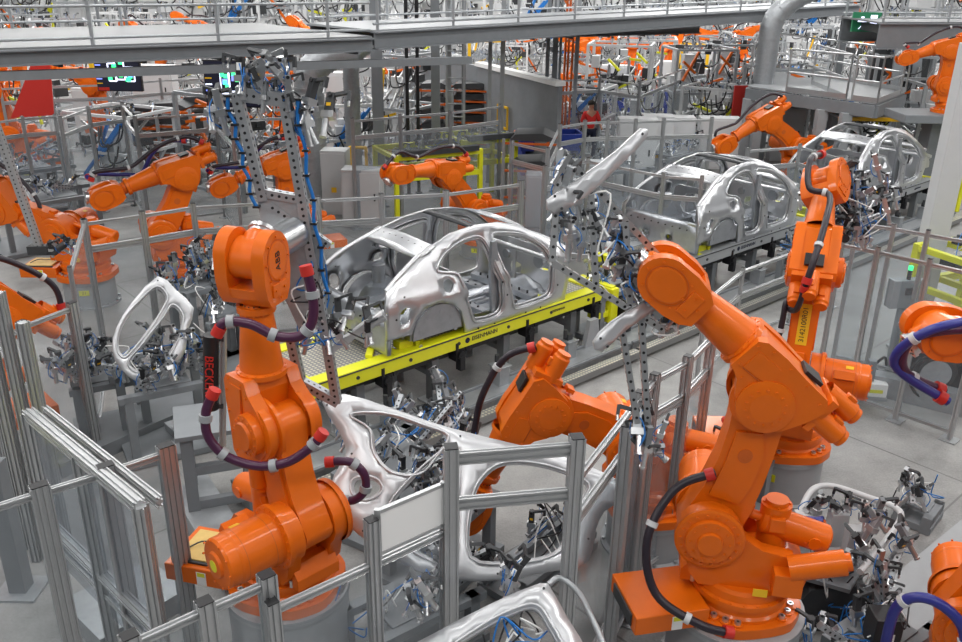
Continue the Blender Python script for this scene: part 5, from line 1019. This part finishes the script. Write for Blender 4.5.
rr = random.Random(5); protos = []
def cell(kind, seed):
    r = random.Random(seed); t = thing('assembly_cell', 'x', 'machine', (0, 0, 0)); h = r.uniform(1.8, 3.2)
    b = MB('galv' if kind % 2 else 'grey_light')
    for x in (-1, 1):
        for y in (-.8, .8): b.box((x, y, h/2), (.09, .09, h))
    for z in (h, h*.55, .4):
        for y in (-.8, .8): b.box((0, y, z), (2, .07, .07))
        for x in (-1, 1): b.box((x, 0, z), (.07, 1.6, .07))
    b.build('frame', t)
    for k in range(4): MB('grey_light').box((r.uniform(-.8, .8), r.uniform(-.6, .6), r.uniform(.5, h-.3)), (r.uniform(.2, .7), r.uniform(.2, .4), r.uniform(.2, .7))).build('box', t)
    for k in range(6): c = V(r.uniform(-.9, .9), r.uniform(-.8, .6), r.uniform(.4, h)); MB('dark').box(c, (r.uniform(.1, .5), .2, r.uniform(.1, .4)), r.uniform(0, 3)).build('drive', t)
    for k in range(3): MB(('yellow', 'orange', 'cable_blue', 'amber')[kind % 4]).bar(V(r.uniform(-.9, .9), -.8, r.uniform(.4, h)), V(r.uniform(-.9, .9), -.7, r.uniform(.4, h)), .07, .07).build('arm', t)
    b = MB('steel')
    for k in range(16): b.cyl(V(r.uniform(-.9, .9), r.uniform(-.8, .8), r.uniform(.2, 1)), V(r.uniform(-.9, .9), r.uniform(-.8, .8), r.uniform(1, h)), r.choice((.015, .03, .04)), n=6)
    b.build('rods', t)
    clamps_on(t, V(-.8, -.7, h*.55), V(.8, -.3, h*.55), 5, seed, .5); clamps_on(t, V(-.8, -.2, h), V(.8, .3, h), 4, seed+1, .3)
    b = MB('black')
    for k in range(6): a = V(r.uniform(-.9, .9), -.8, r.uniform(1, h)); b.tube([a, a+V(.2, -.2, -.4), a+V(.6, -.1, -.3), a+V(.7, 0, .1)], .022, 5, 5)
    b.build('cables', t); return t
spots = [(235, 118), (258, 165), (340, 175), (70, 100), (150, 100), (200, 108), (5, 98), (405, 128), (440, 108), (470, 95), (415, 90), (375, 100), (505, 88), (530, 84), (560, 74), (590, 72), (620, 76), (650, 72), (685, 84), (720, 96), (770, 110), (800, 100), (840, 96), (680, 72), (740, 68), (860, 84), (300, 82), (350, 80), (130, 82), (40, 80), (255, 78), (500, 68), (545, 64), (605, 62), (660, 62), (715, 60), (780, 60), (850, 60), (910, 66), (955, 150), (940, 90), (890, 150), (845, 170), (590, 135), (575, 150), (395, 165), (615, 140), (690, 140), (755, 128), (775, 150), (330, 125), (270, 130), (190, 125), (105, 135), (45, 140), (930, 175), (815, 150), (640, 66), (570, 62), (460, 70), (390, 72), (760, 66), (820, 66), (880, 66), (640, 128), (725, 130), (715, 150), (240, 200), (130, 190)]
wh = ('pale frame', 'galvanised frame')
near = {}
marks = [(5, 'the left edge'), (70, 'the red banner'), (127, 'the left yellow door frame'), (165, 'the orange racks'), (235, 'the gripper frame top'), (316, 'the first air duct'), (356, 'the second air duct'), (381, 'the thick column'), (419, 'the black lift masts'), (455, 'the ladder'), (500, 'the enclosure end'), (550, 'the post group'), (571, 'the copper pipes'), (605, 'the horizontal-armed robot'), (640, 'the blue bins'), (689, 'the right yellow door frame'), (736, 'the red upright panel'), (752, 'the large duct'), (828, 'the heavy platform column'), (880, 'the raking frame'), (940, 'the right edge')]
pr = [cell(k, k+100) for k in range(6)]
for i, (px, py) in enumerate(spots):
    p = P(px, py); mk = min(marks, key=lambda q: abs(q[0]-px)); m_ = ('left of ' if px < mk[0] else 'right of ')+mk[1]; dist = 'far' if py < 75 else 'distant' if py < 100 else 'mid-distance' if py < 140 else 'nearer'
    col = ('yellow bars', 'orange bars', 'blue bars', 'amber bars', 'yellow bars', 'orange bars')[i % 6]
    lab = '%s %s with %s, %s' % (dist, wh[i % 2], col, m_)
    if lab in near: lab += ', '+('nearer' if py > near[lab] else 'farther')+' of two'
    near[lab] = py
    if i < 6: o = pr[i]; o.location = p; o.rotation_euler = (0, 0, rr.uniform(-.5, .5)); o['label'] = lab; o['group'] = 'assembly frames in the hall beyond'
    else: dup(pr[i % 6], p, rr.uniform(-.6, .6), lab, 'assembly frames in the hall beyond')
bigs = [(x, 50 + (x*7) % 9) for x in range(12, 960, 46)]
for i, (px, py) in enumerate(bigs):
    mk = min(marks, key=lambda q: abs(q[0]-px)); m_ = ('left of ' if px < mk[0] else 'right of ')+mk[1]; lab = 'very tall remote frame, '+m_
    if lab in near: lab += ', '+('nearer' if py > near[lab] else 'farther')+' of two'
    near[lab] = py; dup(pr[(i*5+1) % 6], P(px, py), rr.uniform(-.4, .4), lab, 'tall frames at the back of the hall', 1.9)
